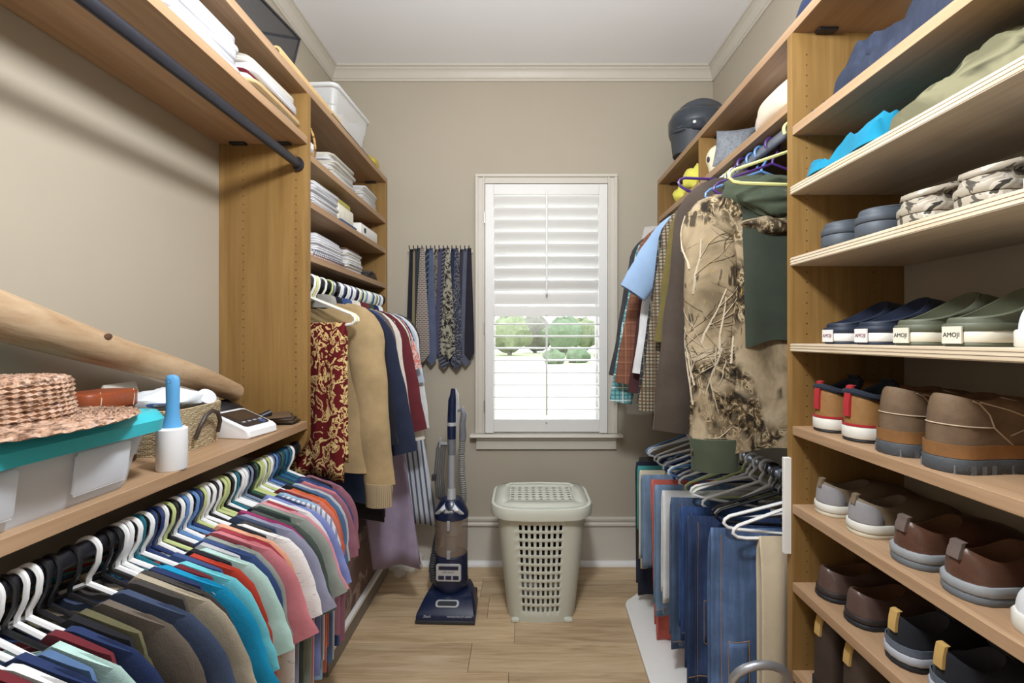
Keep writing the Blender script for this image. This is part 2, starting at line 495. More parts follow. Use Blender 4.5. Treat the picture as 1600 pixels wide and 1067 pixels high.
for k, (x, yv, r) in enumerate([(2.2, 33, 0.8), (4.1, 34.6, 0.9), (5.9, 33, 0.75), (8.4, 34, 1.1), (11.0, 33.4, 1.0)]):
    tag(place('shrub', blob(r, 40+k, 0.7), m_leaf[0], loc=(x, yv, ZG+r*0.55)), 'low dark shrub on the lawn in front of the trees', 'shrub', 'shrubs on the lawn')

m_brass = plain('brass', rgb(190, 186, 178), 0.3, 0.9)
# ---------------------------------------------------------------- wood closet organizers
W_D, W_L = rgb(160, 108, 58), rgb(206, 158, 102)
wood_h = wood('maple_shelf', rgb(152, 119, 88), rgb(190, 158, 126), 1)
wood_v = wood('maple_panel', rgb(126, 94, 50), rgb(162, 128, 78), 2)
ply = wood('birch_plywood', rgb(186, 168, 144), rgb(216, 202, 182), 1, 1.4)
ply_edge = wood('plywood_edge', rgb(190, 165, 130), rgb(240, 228, 205), 1, 3.0)
m_black = plain('black_metal', rgb(44, 44, 52), 0.38, 0.35, var=0.08)
m_grey_metal = plain('grey_metal', rgb(150, 156, 168), 0.35, 0.6, var=0.08)
FL, FR = -0.84, 0.834                       # front edges of the left and right organizers
TH = 0.028

def board(parent, name, x0, x1, y0, y1, z0, z1, mat, edge=None):
    o = place(name, MB().box(x0, x1, y0, y1, z0, z1), mat, parent, bevel=0.0015)
    return o
def drilled_face(q, x0, x1, z0, z1, y, xs, hz0, hz1, step=0.032, r=0.0021, depth=0.012):
    """a panel face toward the camera with rows of square peg holes sunk into it"""
    hz = []; z = hz0
    while z < hz1: hz.append(z); z += step
    xb = [x0]+[v for x in sorted(xs) for v in (x-r, x+r)]+[x1]
    zb = [z0]+[v for z in hz for v in (z-r, z+r)]+[z1]
    for i in range(len(xb)-1):
        for j in range(len(zb)-1):
            a, b, c, d = xb[i], xb[i+1], zb[j], zb[j+1]
            if i % 2 and j % 2:
                v = [(a,y,c),(b,y,c),(b,y,d),(a,y,d)]; w_ = [(p[0], y+depth, p[2]) for p in v]
                q.add(v+w_, [(0,1,5,4),(1,2,6,5),(2,3,7,6),(3,0,4,7),(4,5,6,7)])
            else:
                q.add([(a,y,c),(b,y,c),(b,y,d),(a,y,d)], [(0,1,2,3)])
    return q
def open_box(x0, x1, y0, y1, z0, z1):
    """box without its face toward the camera"""
    return MB().add([(x0,y0,z0),(x1,y0,z0),(x1,y1,z0),(x0,y1,z0),(x0,y0,z1),(x1,y0,z1),(x1,y1,z1),(x0,y1,z1)], [(0,3,2,1),(4,5,6,7),(1,2,6,5),(2,3,7,6),(3,0,4,7)])
def oval_rod(parent, x, z, y0, y1, mat, rx=0.013, rz=0.019, caps=True):
    n = 14
    o = place('rod', MB().loft([[Vector((x+rx*math.cos(2*PI*i/n), yy, z+rz*math.sin(2*PI*i/n))) for i in range(n)] for yy in (y0, y1)]), mat, parent)
    if caps:
        for yy, s in ((y0, 1), (y1, -1)):
            place('rod_socket', MB().loft([[Vector((x+0.02*math.cos(2*PI*i/n), yy+s*e, z+0.027*math.sin(2*PI*i/n))) for i in range(n)] for e in (0, 0.014)]), m_black, parent)
    return o
def bracket(parent, x, y, z):
    place('bracket', MB().box(x-0.03, x+0.03, y-0.012, y+0.012, z-0.008, z), m_black, parent, bevel=0.002)

left = thing('closet_organizer', 'maple closet organizer along the wall with the long bare log', 'shelving')
YP = 1.796                                   # tower panel standing across the wall
YN = -0.55                                   # near end of the left unit, out of view
# tower panels with a rounded lower front corner
def panel_round(y0, y1, zb, zt, r=0.09):
    out = [(XL+0.001, zb), (FL-r, zb)] + [(FL-r+r*math.sin(a), zb+r-r*math.cos(a)) for a in [PI/2*k/6 for k in range(1, 7)]] + [(FL, zt), (XL+0.001, zt)]
    return MB().prism(out, y0, y1, 'y')
q = open_box(XL+0.001, FL, YP, YP+TH, 1.08, 2.355)
drilled_face(q, XL+0.001, FL, 1.08, 2.355, YP, (XL+0.095, FL-0.045), 1.12, 2.12)
lo_ = panel_round(YP, YP+TH, 0.935, 1.08)
q.add(lo_.v, lo_.f)
place('side_panel', q, wood_v, left)
place('side_panel', panel_round(YB-0.031, YB-0.003, 0.30, 2.355), wood_v, left, bevel=0.0015)
place('side_panel', panel_round(YN, YN+TH, 0.935, 2.355), wood_v, left, bevel=0.0015)
board(left, 'top_shelf', XL+0.001, FL, YN, YB-0.003, 2.355, 2.385, wood_h)
board(left, 'shelf', XL+0.001, FL, YN+TH, YP, 2.155, 2.185, wood_h)
board(left, 'shelf', XL+0.001, FL, YN+TH, YP, 1.046, 1.076, wood_h)
for zt in (2.13, 1.945, 1.732):
    board(left, 'shelf', XL+0.001, FL-0.002, YP+TH, YB-0.031, zt-TH, zt, wood_h)
oval_rod(left, -0.872, 2.075, YN+TH, YP, m_black)
oval_rod(left, -0.885, 0.972, YN+TH, YP, m_black)
oval_rod(left, -0.862, 1.632, YP+TH, YB-0.031, m_black)
bracket(left, -0.93, YP-0.016, 2.155); bracket(left, -0.93, YP-0.016, 1.046); bracket(left, -0.93, YB-0.045, 2.355)
bracket(left, -1.1, YP-0.016, 2.155)

right = thing('closet_organizer', 'maple closet organizer with open shoe shelves beside hanging jackets', 'shelving')
YT = 1.426                                   # shoe tower's far panel
RN = 0.15                                    # its near end, out of view
def rboard(name, y0, y1, z0, z1, mat=wood_h, x0=FR):
    return board(right, name, x0, XR-0.001, y0, y1, z0, z1, mat)
q = open_box(FR, XR-0.001, YT, YT+TH, 0.02, 2.345)
place('side_panel', drilled_face(q, FR, XR-0.001, 0.02, 2.345, YT, (FR+0.045, XR-0.095), 0.1, 2.30), wood_v, right)
rboard('side_panel', RN, RN+TH, 0.02, 2.345, wood_v)
rboard('side_panel', YB-0.031, YB-0.003, 1.98, 2.345, wood_v)
rboard('divider', 2.17, 2.19, 2.142, 2.345, wood_v)
board(right, 'rod_support', FR, FR+0.06, 2.17, 2.19, 1.99, 2.112, wood_v)
rboard('top_shelf', RN, YB-0.003, 2.345, 2.375)
rboard('shelf', YT+TH, 2.17, 2.112, 2.142); rboard('shelf', 2.19, YB-0.031, 2.112, 2.142)
TOWER = {'jeans': (2.026, 2.054), 'folded': (1.842, 1.868), 'foam': (1.622, 1.648), 'clog': (1.358, 1.383), 'boot': (1.100, 1.128), 'loafer': (0.858, 0.886), 'slipon': (0.617, 0.645), 'low': (0.345, 0.373), 'base': (0.04, 0.068)}
for k, (z0, z1) in TOWER.items():
    mat = ply if k in ('folded', 'foam', 'clog') else wood_h
    o = rboard('shelf', RN+TH, YT, z0, z1, mat, FR-(0.006 if mat is ply else 0.0))
    if mat is ply:
        o['label'] = 'pale birch plywood shelf'
        for e in range(3):                     # plywood layers showing on the front edge
            place('ply_layer', MB().box(FR-0.0072, FR-0.006, RN+TH, YT, z0+0.003+e*0.008, z0+0.0065+e*0.008), ply_edge, o)
XRU, XRL = 0.872, 0.90
oval_rod(right, XRU, 2.078, YT+TH, 2.17, m_grey_metal); oval_rod(right, XRU, 2.078, 2.19, YB-0.031, m_grey_metal)
place('side_panel', MB().box(0.80, XR-0.001, YB-0.031, YB-0.003, 0.86, 1.0), wood_v, right)
oval_rod(right, XRL, 0.925, YT+TH, YB-0.031, m_grey_metal)
bracket(right, 0.93, 2.205, 2.345); bracket(right, 0.93, YB-0.047, 2.345); bracket(right, 0.93, YT-0.016, 2.345); bracket(right, 0.93, 2.158, 2.345)
bracket(right, 0.93, 2.158, 2.112)
for z in (2.026, 1.842):
    place('screw', MB().lathe([(0.004,0),(0.004,0.003),(0.002,0.004)], 8), m_grey_metal, right, loc=(FR+0.04, YT-0.012, z-0.0035))
place('white_strip', MB().box(0.812, 0.8335, YT+0.004, YT+0.018, 0.73, 1.028), plain('white_laminate', rgb(238,236,232), 0.4, var=0.01), right, bevel=0.001)['label'] = 'narrow white strip on the panel edge'  # thin white piece along the front edge of the tower panel
# ---------------------------------------------------------------- hangers and garments
HANG = {'white': plain('hanger_white', rgb(240,240,240), 0.35, var=0.02), 'black': plain('hanger_black', rgb(24,24,28), 0.35, var=0.05),
        'lime': plain('hanger_lime', rgb(196,206,140), 0.35, var=0.03), 'navy': plain('hanger_navy', rgb(40,58,104), 0.35, var=0.05),
        'teal': plain('hanger_teal', rgb(20,104,122), 0.35, var=0.05), 'blue': plain('hanger_blue', rgb(96,138,190), 0.35, var=0.04),
        'slate': plain('hanger_slate', rgb(122,138,160), 0.35, var=0.04), 'purple': plain('hanger_purple', rgb(72,44,110), 0.35, var=0.05),
        'green': plain('hanger_green', rgb(46,92,70), 0.35, var=0.05), 'wire': m_grey_metal,
        'pale yellow': plain('hanger_pale_yellow', rgb(222,222,150), 0.35, var=0.03)}
HZ = -0.058                                   # neck of the hanger below the top of the rod
SLOPE = 0.36
def hanger_mesh(half=0.205, r=0.0046):
    q = MB(); R = 0.0245
    hook = [(R*math.cos(a), 0, -R+R*math.sin(a)) for a in [math.radians(-35 + 15*k) for k in range(0, 15)]]
    hook = [(-p[0], p[1], p[2]) for p in hook]     # opens toward one side, comes down in the middle
    a_end = hook[-1]
    hook += [(0.021, 0, -0.048), (0.012, 0, -0.064), (0.002, 0, -0.078), (0.0, 0, HZ-0.036)]
    q.tube(hook, r, 6)
    z0 = HZ-0.034
    pts = [(0,0,z0)]
    for x in (0.06, 0.13, half-0.015): pts.append((x, 0, z0-SLOPE*x))
    zr = z0-SLOPE*half
    pts += [(half, 0, zr-0.008), (half+0.002, 0, zr-0.02), (half-0.012, 0, zr-0.032), (half-0.04, 0, zr-0.036), (0.0, 0, zr-0.036)]
    q.tube(pts, r, 6)
    q.tube([(-x, yy, z) for x, yy, z in pts], r, 6)
    return q.mesh('coat_hanger')
H_MESH = hanger_mesh()
H_BAR = HZ-0.034-SLOPE*0.205-0.036
H_THICK = hanger_mesh(0.21, 0.0054)

def ztop(u): return HZ-0.021-SLOPE*abs(u)
_cache = {}
def torso_mesh(W=0.205, Wc=0.235, Wh=0.235, zh=-0.74, t0=0.012, t1=0.016, folds=2.5, amp=0.008, seed=0, neck=0.09, nu=22, nv=12, curl=0.0):
    neck = neck*(1.0, 0.62, 0.85, 0.72, 0.9)[seed % 5]
    key = ('t', W, Wc, Wh, zh, t0, t1, folds, amp, seed, neck)
    if key in _cache: return _cache[key]
    ph, ph2 = 0.8, 2.1; rings = []              # neighbours fold alike, as packed clothes do
    hp_ = 0.7*seed
    for j in range(nv+1):
        v = j/nv
        vv = v**1.15
        if v < 0.25: Wv = W + (Wc-W)*math.sin(v/0.25*PI/2)
        else: Wv = Wc + (Wh-Wc)*(v-0.25)/0.75
        fr, bk = [], []
        for i in range(nu+1):
            s = -1+2*i/nu
            u = s*Wv; ut = s*W
            zt = ztop(ut)
            if abs(ut) < neck: zt -= 0.05*(1-(ut/neck)**2)
            hem = zh + 0.012*math.sin(3*s+hp_) + 0.02*s*math.sin(hp_*2)
            z = zt + (hem-zt)*vv
            t = (t0+(t1-t0)*v)*math.sqrt(max(0, 1-abs(s)**2.5)) + 0.003
            fo = amp*min(1, max(0, -z-0.1)*2.2)*(math.sin(folds*PI*u/0.22+ph-1.1*z) + 0.5*math.sin(2.3*folds*PI*u/0.22+ph2))
            fr.append(Vector((u, t+fo, z))); bk.append(Vector((u, -t+fo, z)))
        rings.append(fr + bk[::-1])
    q = MB().loft(rings, strip=True)
    _cache[key] = q.mesh('garment_body', 60)
    return _cache[key]
def sleeve_mesh(W=0.205, L=0.22, r0=0.075, r1=0.062, flare=0.03, t=0.02, seed=0, bend=0.0, n=18):
    key = ('s', W, L, r0, r1, flare, t, seed, bend)
    if key in _cache: return _cache[key]
    ph = 1.3+0.9*seed
    z0 = ztop(W)
    # centre line from inside the shoulder, over the point and down
    P = [(W-0.10, z0-0.045), (W-0.035, z0-0.058), (W-0.012+flare*0.2, z0-0.11)]
    k = max(3, int(L/0.07))
    for i in range(1, k+1):
        a = i/k
        P.append((W-0.018+flare*(0.25+0.75*a) - bend*a*a, z0-0.11-(L-0.08)*a))
    Q = []                                      # smooth the centre line
    for i in range(len(P)-1):
        p0, p1, p2, p3 = P[max(i-1,0)], P[i], P[i+1], P[min(i+2,len(P)-1)]
        for e in range(3):
            a = e/3
            Q.append(tuple(0.5*(2*p1[c]+(p2[c]-p0[c])*a+(2*p0[c]-5*p1[c]+4*p2[c]-p3[c])*a*a+(3*p1[c]-p0[c]-3*p2[c]+p3[c])*a**3) for c in (0,1)))
    P = Q+[P[-1]]
    rings = []; m = len(P)
    for j, (x, z) in enumerate(P):
        a, b = P[max(j-1, 0)], P[min(j+1, m-1)]
        tx, tz = b[0]-a[0], b[1]-a[1]; l = math.hypot(tx, tz); tx, tz = tx/l, tz/l
        nx, nz = -tz, tx                        # outward normal in the hanger plane
        f = j/(m-1)
        r = r0*(0.85 if j == 0 else 1)*(1-f)+r1*f
        th = t*(0.6+0.4*math.sin(PI*min(1, f*1.3)*0.8)); th = min(th, 0.0066+0.1*max(0, f-0.15)) if t < 0.02 else th
        wob = 0.12*t*math.sin(4*f*PI+1.3)*min(1, 4*f)
        ring = []
        for i in range(n):
            an = 2*PI*i/n
            c, s = math.cos(an), math.sin(an)
            rad = r*(1+0.05*math.sin(3*an+9*f+ph)*f+0.02*math.sin(2*an-23*f+ph))
            ring.append(Vector((x+nx*rad*c, th*s+wob, z+nz*rad*c)))
        rings.append(ring)
    # the open end of the sleeve turns inward
    last = rings[-1]; c = sum(last, Vector())/n
    rings.append([c+(p-c)*0.88 for p in last])
    up = Vector((P[-2][0]-P[-1][0], 0, P[-2][1]-P[-1][1])).normalized()*0.03
    rings.append([c+(p-c)*0.8+up for p in last])
    _cache[key] = MB().loft(rings).mesh('sleeve', 50)
    return _cache[key]
def collar_mesh(h=0.012, w=0.066, t=0.013):
    key = ('c', h, w, t)
    if key in _cache: return _cache[key]
    n = 16; r = []
    for dz, k in ((-0.045, 1.12), (-0.02, 1.1), (h*0.6, 1.0), (h, 0.95), (h*0.8, 0.86), (-0.03, 0.84)):
        r.append([Vector((w*k*math.cos(2*PI*i/n), t*k*math.sin(2*PI*i/n), HZ-0.035+dz-0.012*math.sin(2*PI*i/n))) for i in range(n)])
    _cache[key] = MB().loft(r, False, False).mesh('collar')
    return _cache[key]

def mirror_sleeve(me):
    key = ('m', me.name)
    if key in _cache: return _cache[key]
    q = MB(); q.v = [(-v.co.x, v.co.y, v.co.z) for v in me.vertices]; q.f = [tuple(p.vertices)[::-1] for p in me.polygons]
    _cache[key] = q.mesh('sleeve', 50)
    return _cache[key]
def hanger(loc, color, label, rz=0, group=None, thick=False, rot=None, mesh=None):
    o = place('coat_hanger', mesh or (H_THICK if thick else H_MESH), HANG[color], loc=loc, rot=rot or (0, 0, rz))
    return tag(o, label, 'hanger', group)
def garment(name, cat, label, loc, mat, rz=0, group=None, W=0.205, Wc=0.235, Wh=0.235, zh=-0.74, t0=0.012, t1=0.016, folds=2.5, amp=0.008,
            seed=0, sleeve=0.2, r0=0.075, r1=0.062, flare=0.03, ts=0.02, bend=0.0, collar=None, sleeve_mat=None, aisle=1, wall_flare=None):
    g = thing(name, label, cat, loc, rz, group)
    place('body', torso_mesh(W, Wc, Wh, zh, t0, t1, folds, amp, seed), mat, g)
    if sleeve:
        wf = min(flare, 0.02) if wall_flare is None else wall_flare
        a_, b_ = sleeve_mesh(W, sleeve, r0, r1, flare, ts, seed, bend), sleeve_mesh(W, sleeve, r0, r1, wf, ts, seed, bend)
        for me in ((a_, mirror_sleeve(b_)) if aisle > 0 else (mirror_sleeve(a_), b_)):
            place('sleeve', me, sleeve_mat or mat, g)
    if collar: place('collar', collar_mesh(), collar, g)
    return g
# ---------------------------------------------------------------- shirts on the lower left rod
XLR, ZLR = -0.885, 0.9925                    # rod centre line and the top where hooks sit
SHIRT = {'navy': rgb(38,52,92), 'brown taupe': rgb(104,94,84), 'slate blue': rgb(62,74,100), 'beige': rgb(170,158,138), 'charcoal': rgb(66,62,60),
 'bright blue': rgb(20,142,186), 'turquoise': rgb(112,198,208), 'brick red': rgb(184,62,44), 'pale mint': rgb(184,216,208), 'denim blue': rgb(58,78,124),
 'sage grey': rgb(150,156,148), 'dusty pink': rgb(202,124,132), 'crimson': rgb(160,56,66), 'peach': rgb(226,166,136), 'lavender grey': rgb(150,150,172),
 'magenta': rgb(150,52,100), 'moss green': rgb(74,86,78), 'dark green': rgb(48,66,58), 'black': rgb(30,30,36), 'rose': rgb(214,150,160), 'periwinkle': rgb(128,140,196),
 'orange': rgb(204,98,52), 'coral': rgb(212,120,102), 'plum': rgb(148,98,112), 'light grey': rgb(186,188,192), 'cream': rgb(226,218,200), 'sky blue': rgb(150,184,214), 'olive': rgb(96,92,66), 'white': rgb(228,228,228),
 'steel blue': rgb(84,112,150), 'maroon': rgb(104,36,44)}
m_wprint = printed('white_script', [(0.0, rgb(232,230,228)), (0.60, rgb(232,230,228)), (0.63, rgb(190,190,196)), (0.68, rgb(232,230,228))], 14, 2.5, 3, stretch=(1,1,3))
m_stripe_grey = striped('grey_white', rgb(216,216,222), rgb(140,146,166), 60, 0.4)
def shirt_mat(c):
    if c == 'white printed': return m_wprint
    if c == 'grey striped': return m_stripe_grey
    return fabric(c.replace(' ', '_'), SHIRT[c])
# hanger colour along the rod, shirt colour, and whether the shirt reaches out to the aisle (2 far, 1 normal, 0 set back)
row = [(0.700,'white','olive',1),(0.722,'white','maroon',1),(0.742,'white','white',1),(0.760,'white','navy',1),(0.778,'white','steel blue',0),(0.796,'black','pale mint',1),(0.812,'white','maroon',0),
 (0.830,'white','navy',1),(0.846,'black','black',0),(0.860,'black','olive',0),
 (0.897,'black','brown taupe',1),(0.940,'white','slate blue',2),
 (0.978,'black','charcoal',0),(0.990,'black','beige',2),(1.004,'white','charcoal',1),(1.017,'white','navy',0),(1.029,'white','bright blue',2),(1.041,'teal','maroon',0),
 (1.057,'white','turquoise',2),(1.071,'navy','denim blue',0),(1.084,'navy','brick red',1),(1.098,'white','black',0),(1.111,'lime','pale mint',2),(1.124,'black','light grey',0),
 (1.139,'white','denim blue',1),(1.153,'blue','sage grey',1),(1.166,'white','maroon',0),(1.179,'blue','dusty pink',2),(1.192,'navy','crimson',1),(1.208,'lime','peach',1),
 (1.226,'white','black',0),(1.242,'white','white printed',2),(1.258,'black','charcoal',0),(1.273,'white','slate blue',0),(1.288,'lime','lavender grey',2),(1.303,'lime','magenta',1),
 (1.318,'black','moss green',2),(1.333,'white','black',0),(1.348,'teal','dark green',0),(1.363,'white','sage grey',2),(1.378,'white','rose',2),(1.393,'slate','crimson',0),
 (1.408,'slate','white',1),(1.423,'black','periwinkle',2),(1.438,'green','navy',0),(1.453,'lime','grey striped',2),(1.470,'lime','sky blue',1),(1.487,'white','maroon',0),
 (1.503,'lime','coral',1),(1.520,'white','orange',1),(1.537,'slate','black',0),(1.554,'blue','steel blue',1),(1.572,'navy','light grey',1),(1.590,'green','plum',2),
 (1.610,'navy','dusty pink',1),(1.630,'teal','denim blue',1),(1.652,'navy','navy',0),(1.676,'teal','black',0),(1.704,'white','plum',1)]
at_ = []                                      # spread the hooks: near cluster, two loose ones, then the packed row
for i in range(len(row)):
    at_.append(0.690+0.0192*i if i < 10 else (0.899, 0.938)[i-10] if i < 12 else 0.972+0.0166*(i-12))
rnd = random.Random(3)
GS, GH = 'shirts on the lower left rod', 'hangers on the lower left rod'
for i, (_, hc, sc_, out_) in enumerate(row):
    d = at_[i]
    a = row[i-1][2] if i else None
    b = row[i+1][2] if i+1 < len(row) else None
    nb = ('between a %s and a %s one' % (a, b)) if a and b else ('next to the %s one at the rod end' % (a or b))
    rz = 0.03*math.sin(6*d)
    v = rnd.randrange(4)
    L = (0.66, 0.70, 0.73, 0.69)[v]
    Wv = (0.172, 0.200, 0.214)[out_]
    dsl = (0.14, (0.17, 0.19, 0.21, 0.20)[v], (0.20, 0.22, 0.24, 0.22)[v])[out_]
    fl = (0.0, 0.04, (0.06, 0.075, 0.065, 0.08)[v])[out_]
    if d > 1.5: fl *= 0.6
    if sc_ == 'white printed': L, Wv, fl = 0.86, 0.225, 0.05
    ts_ = 0.0072 if out_ == 0 else (0.0105 if i in (10, 11) else 0.0086)
    hanger((XLR, d, ZLR), hc, '%s hanger carrying the %s shirt %s' % (hc, sc_, nb), rz, GH, thick=(hc == 'white')).scale = ((0.78, 0.90, 0.97)[out_], 1, 1)
    garment('shirt', 'shirt', '%s shirt %s on the low rod' % (sc_, nb), (XLR, d, ZLR), shirt_mat(sc_), rz, GS,
            W=Wv, Wc=Wv+0.02, Wh=Wv+0.012, zh=-L, t0=0.0045, t1=0.0040, folds=1.9, amp=0.006, seed=v, sleeve=dsl, r0=0.052 if out_ == 0 else 0.074, r1=0.05 if out_ == 0 else 0.070, flare=fl, ts=ts_)
# ---------------------------------------------------------------- coats and dresses in the left tower
XT, ZT = -0.862, 1.651+0.0045
GC, GCH = 'clothes on the rod under the linen shelves', 'hangers on the rod under the linen shelves'
m_brocade = printed('brocade', [(0.0, rgb(96,22,26)), (0.50, rgb(212,186,128)), (0.60, rgb(108,26,28)), (0.66, rgb(206,178,120)), (0.70, rgb(92,20,24))], 17, 2.6, 1.2)
m_suede = fabric('tan_suede', rgb(170,146,108), 0.22)
m_fleece = fabric('cream_fleece', rgb(216,206,194), 0.15, 160, 2.0)
m_knit = striped('knit_cuff', rgb(176,158,128), rgb(146,126,98), 150, 0.5)
m_denim_m = fabric('mid_denim', rgb(62,84,126), 0.22)
m_paisley = printed('pink_paisley', [(0.0, rgb(222,190,182)), (0.47, rgb(206,120,106)), (0.56, rgb(226,206,198)), (0.64, rgb(80,86,128))], 32, 1.5, 2)
m_bwstripe = striped('blue_white', rgb(214,216,222), rgb(92,104,128), 34, 0.36, 0, 0.12)
def drape(name, cat, label, loc, mat, rz, group, w=0.30, x0=0.0, zbar=H_BAR, L=0.6, L2=None, t=0.014, amp=0.008, folds=2.0, seed=0, taper=0.0, nv=14, nu=24, shift=0.0, want_surf=False):
    """cloth or trousers folded over a hanger's lower bar; the near leaf hangs L, the far one L2"""
    L2 = L2 or L*0.9
    ph, ph2 = 0.8, 2.1
    P = []
    for j in range(nv+1): P.append((-1, L*(1-j/nv)))
    for j in range(1, nv+1): P.append((1, L2*j/nv))
    def sheet(th):
        g = []
        for side, dn in P:
            v = dn/max(L, L2); row_ = []
            for i in range(nu+1):
                s = -1+2*i/nu
                x = x0 + s*w/2*(1-taper*v) + shift*v
                fo = amp*min(1, dn*6)*(math.sin(folds*PI*x/0.17+ph+1.6*dn) + 0.5*math.sin(2.2*folds*PI*x/0.17+ph2))
                off = side*(0.006 + (t-0.004)*min(1, dn*12) + th)
                z = zbar + 0.006 + th*0.7 - dn + (0.012*math.sin(3*s+ph)*v)
                row_.append(Vector((x, off + fo, z)))
            g.append(row_)
        return g
    def surf(s, dn, lift=0.0):                 # a point on the leaf that faces the room
        v = dn/max(L, L2)
        x = x0 + s*w/2*(1-taper*v) + shift*v
        fo = amp*min(1, dn*6)*(math.sin(folds*PI*x/0.17+ph+1.6*dn) + 0.5*math.sin(2.2*folds*PI*x/0.17+ph2))
        return Vector((x, -(0.006+(t-0.004)*min(1, dn*12)) + fo - 0.0026 - lift, zbar+0.006-dn+0.012*math.sin(3*s+ph)*v))
    g = sheet(0.0); q = MB()
    n = nu+1
    vs = [p for r_ in g for p in r_]; fs = []
    for j in range(len(g)-1):
        for i in range(nu): fs.append((j*n+i, j*n+i+1, (j+1)*n+i+1, (j+1)*n+i))
    q.add(vs, fs)
    o = place(name, q, mat, loc=loc, rot=(0, 0, rz), solid=0.005)
    tag(o, label, cat, group)
    return (o, surf) if want_surf else o

# brocade cloth over the outermost white hanger, turned toward the room
hanger((XT, 1.868, ZT), 'white', 'white plastic hanger holding the burgundy brocade cloth', -0.28, GCH, True)
drape('brocade_cloth', 'cloth', 'burgundy and cream brocade cloth folded over a hanger bar', (XT, 1.868, ZT), m_brocade, -0.28, GC, w=0.33, L=0.62, L2=0.55, t=0.012, amp=0.01, folds=1.5, x0=0.005)
# tan suede shearling jacket
g = garment('shearling_jacket', 'jacket', 'tan suede shearling jacket with knitted cuffs', (XT, 1.966, ZT), m_suede, -0.10, GC, W=0.19, Wc=0.235, Wh=0.245, zh=-0.80, t0=0.018, t1=0.028, folds=1.2, amp=0.006, seed=4, sleeve=0.70, r0=0.09, r1=0.066, flare=0.085, ts=0.036, collar=fabric('grey_fur', rgb(150,146,140), 0.3, 120, 2.5))
def cuff_at(g, W, L, flare, r, ts, mat, name='cuff', h=0.085, aisle=1):
    z0 = ztop(W)
    for s in (1, -1):
        x = W-0.018+(flare if s == aisle else min(flare, 0.02)); z = z0-0.11-(L-0.08)
        n = 14; rings = []
        for zz, k in ((0.012, 0.98), (0.0, 1.0), (-h*0.5, 0.94), (-h, 0.92), (-h, 0.75), (-h+0.03, 0.7)):
            rings.append([Vector((s*(x+r*k*math.cos(2*PI*i/n)), ts*k*math.sin(2*PI*i/n), z+zz)) for i in range(n)])
        place(name, MB().loft(rings), mat, g)
cuff_at(g, 0.19, 0.70, 0.085, 0.062, 0.036, m_knit)
# rolled hem and a welt pocket on the jacket front
place('hem', MB().tube([(0.25*s, 0.0, -0.792) for s in (-1, -0.5, 0, 0.5, 1)], 0.012, 8), m_fleece, g)
place('pocket', MB().tube([(0.10, -0.046, -0.58), (0.115, -0.047, -0.66), (0.125, -0.046, -0.73)], 0.004, 6), fabric('suede_seam', rgb(128,104,70)), g)
hanger((XT, 1.966, ZT), 'white', 'white plastic hanger inside the tan shearling jacket', -0.10, GCH)
COATS = [ # distance, kind, colour words, material, zh, sleeve, flare, hanger
 (2.032,'jacket','black wool', fabric('black_wool', rgb(32,32,40)), -0.62, 0.55, 0.1, 'lime'),
 (2.106,'jacket','dark navy', fabric('dark_navy', rgb(40,46,66)), -0.62, 0.60, 0.17, 'black'),
 (2.150,'shirt','mid-blue denim', m_denim_m, -0.82, 0.5, 0.05, 'white'),
 (2.215,'cardigan','grey-brown', fabric('grey_brown', rgb(104,92,86)), -0.6, 0.45, 0.06, 'white'),
 (2.260,'fleece','cream fleece', m_fleece, -0.96, 0.62, 0.11, 'navy'),
 (2.305,'blouse','dark plum', fabric('dark_plum', rgb(74,34,44)), -0.62, 0.5, 0.06, 'white'),
 (2.375,'jacket','burgundy', fabric('burgundy', rgb(104,44,50)), -0.74, 0.56, 0.15, 'white'),
 (2.418,'sweater','ivory', fabric('ivory', rgb(226,222,212)), -0.84, 0.62, 0.125, 'navy'),
 (2.460,'jacket','dark olive', fabric('dark_olive', rgb(70,70,56)), -0.86, 0.6, 0.09, 'lime'),
 (2.496,'blouse','pink paisley', m_paisley, -0.66, 0.26, 0.1, 'white'),
 (2.539,'blouse','navy cotton', fabric('navy_cotton', rgb(34,42,80)), -0.5, 0.2, 0.07, 'white'),
 (2.572,'shirt','pale blue', fabric('pale_blue', rgb(188,200,218)), -0.64, 0.34, 0.09, 'blue'),
 (2.612,'shirt','white long-sleeved', fabric('white_cotton', rgb(226,226,226)), -0.72, 0.60, 0.11, 'white'),
 (2.700,'shirt','dark charcoal', fabric('charcoal', SHIRT['charcoal']), -0.68, 0.5, 0.06, 'slate'),
]
for i, (d, kind, words, mat, zh, sl, fl, hc) in enumerate(COATS):
    rz = -0.09+0.12*(d-2.03)/0.67
    garment(kind, kind, '%s %s on the rod under the linen shelves' % (words, kind), (XT, d, ZT), mat, rz, GC, W=0.182, Wc=0.215, Wh=0.22, zh=zh, t0=0.009, t1=0.009, folds=1.5, amp=0.007, seed=i % 4,
            sleeve=sl, r0=0.078, r1=0.06, flare=fl, ts=0.0155, collar=mat if i % 2 == 0 else None)
    hanger((XT, d, ZT), hc, '%s plastic hanger inside the %s %s' % (hc, words, kind), rz, GCH)
for k, (d, hc) in enumerate([(1.891,'pale yellow'),(1.907,'white'),(2.058,'wire'),(2.130,'white'),(2.1695,'navy'),(2.238,'white'),(2.284,'white'),(2.325,'purple'),(2.396,'lime'),(2.440,'white'),(2.480,'blue'),(2.5175,'white'),(2.5565,'lime'),(2.592,'navy'),(2.633,'lime'),(2.677,'white'),(2.730,'white'),(2.752,'white')]):
    hanger((XT, d, ZT), hc, '%s empty hanger squeezed between the hanging coats' % hc, -0.25 if d < 1.95 else -0.09+0.12*(d-2.03)/0.67, GCH)
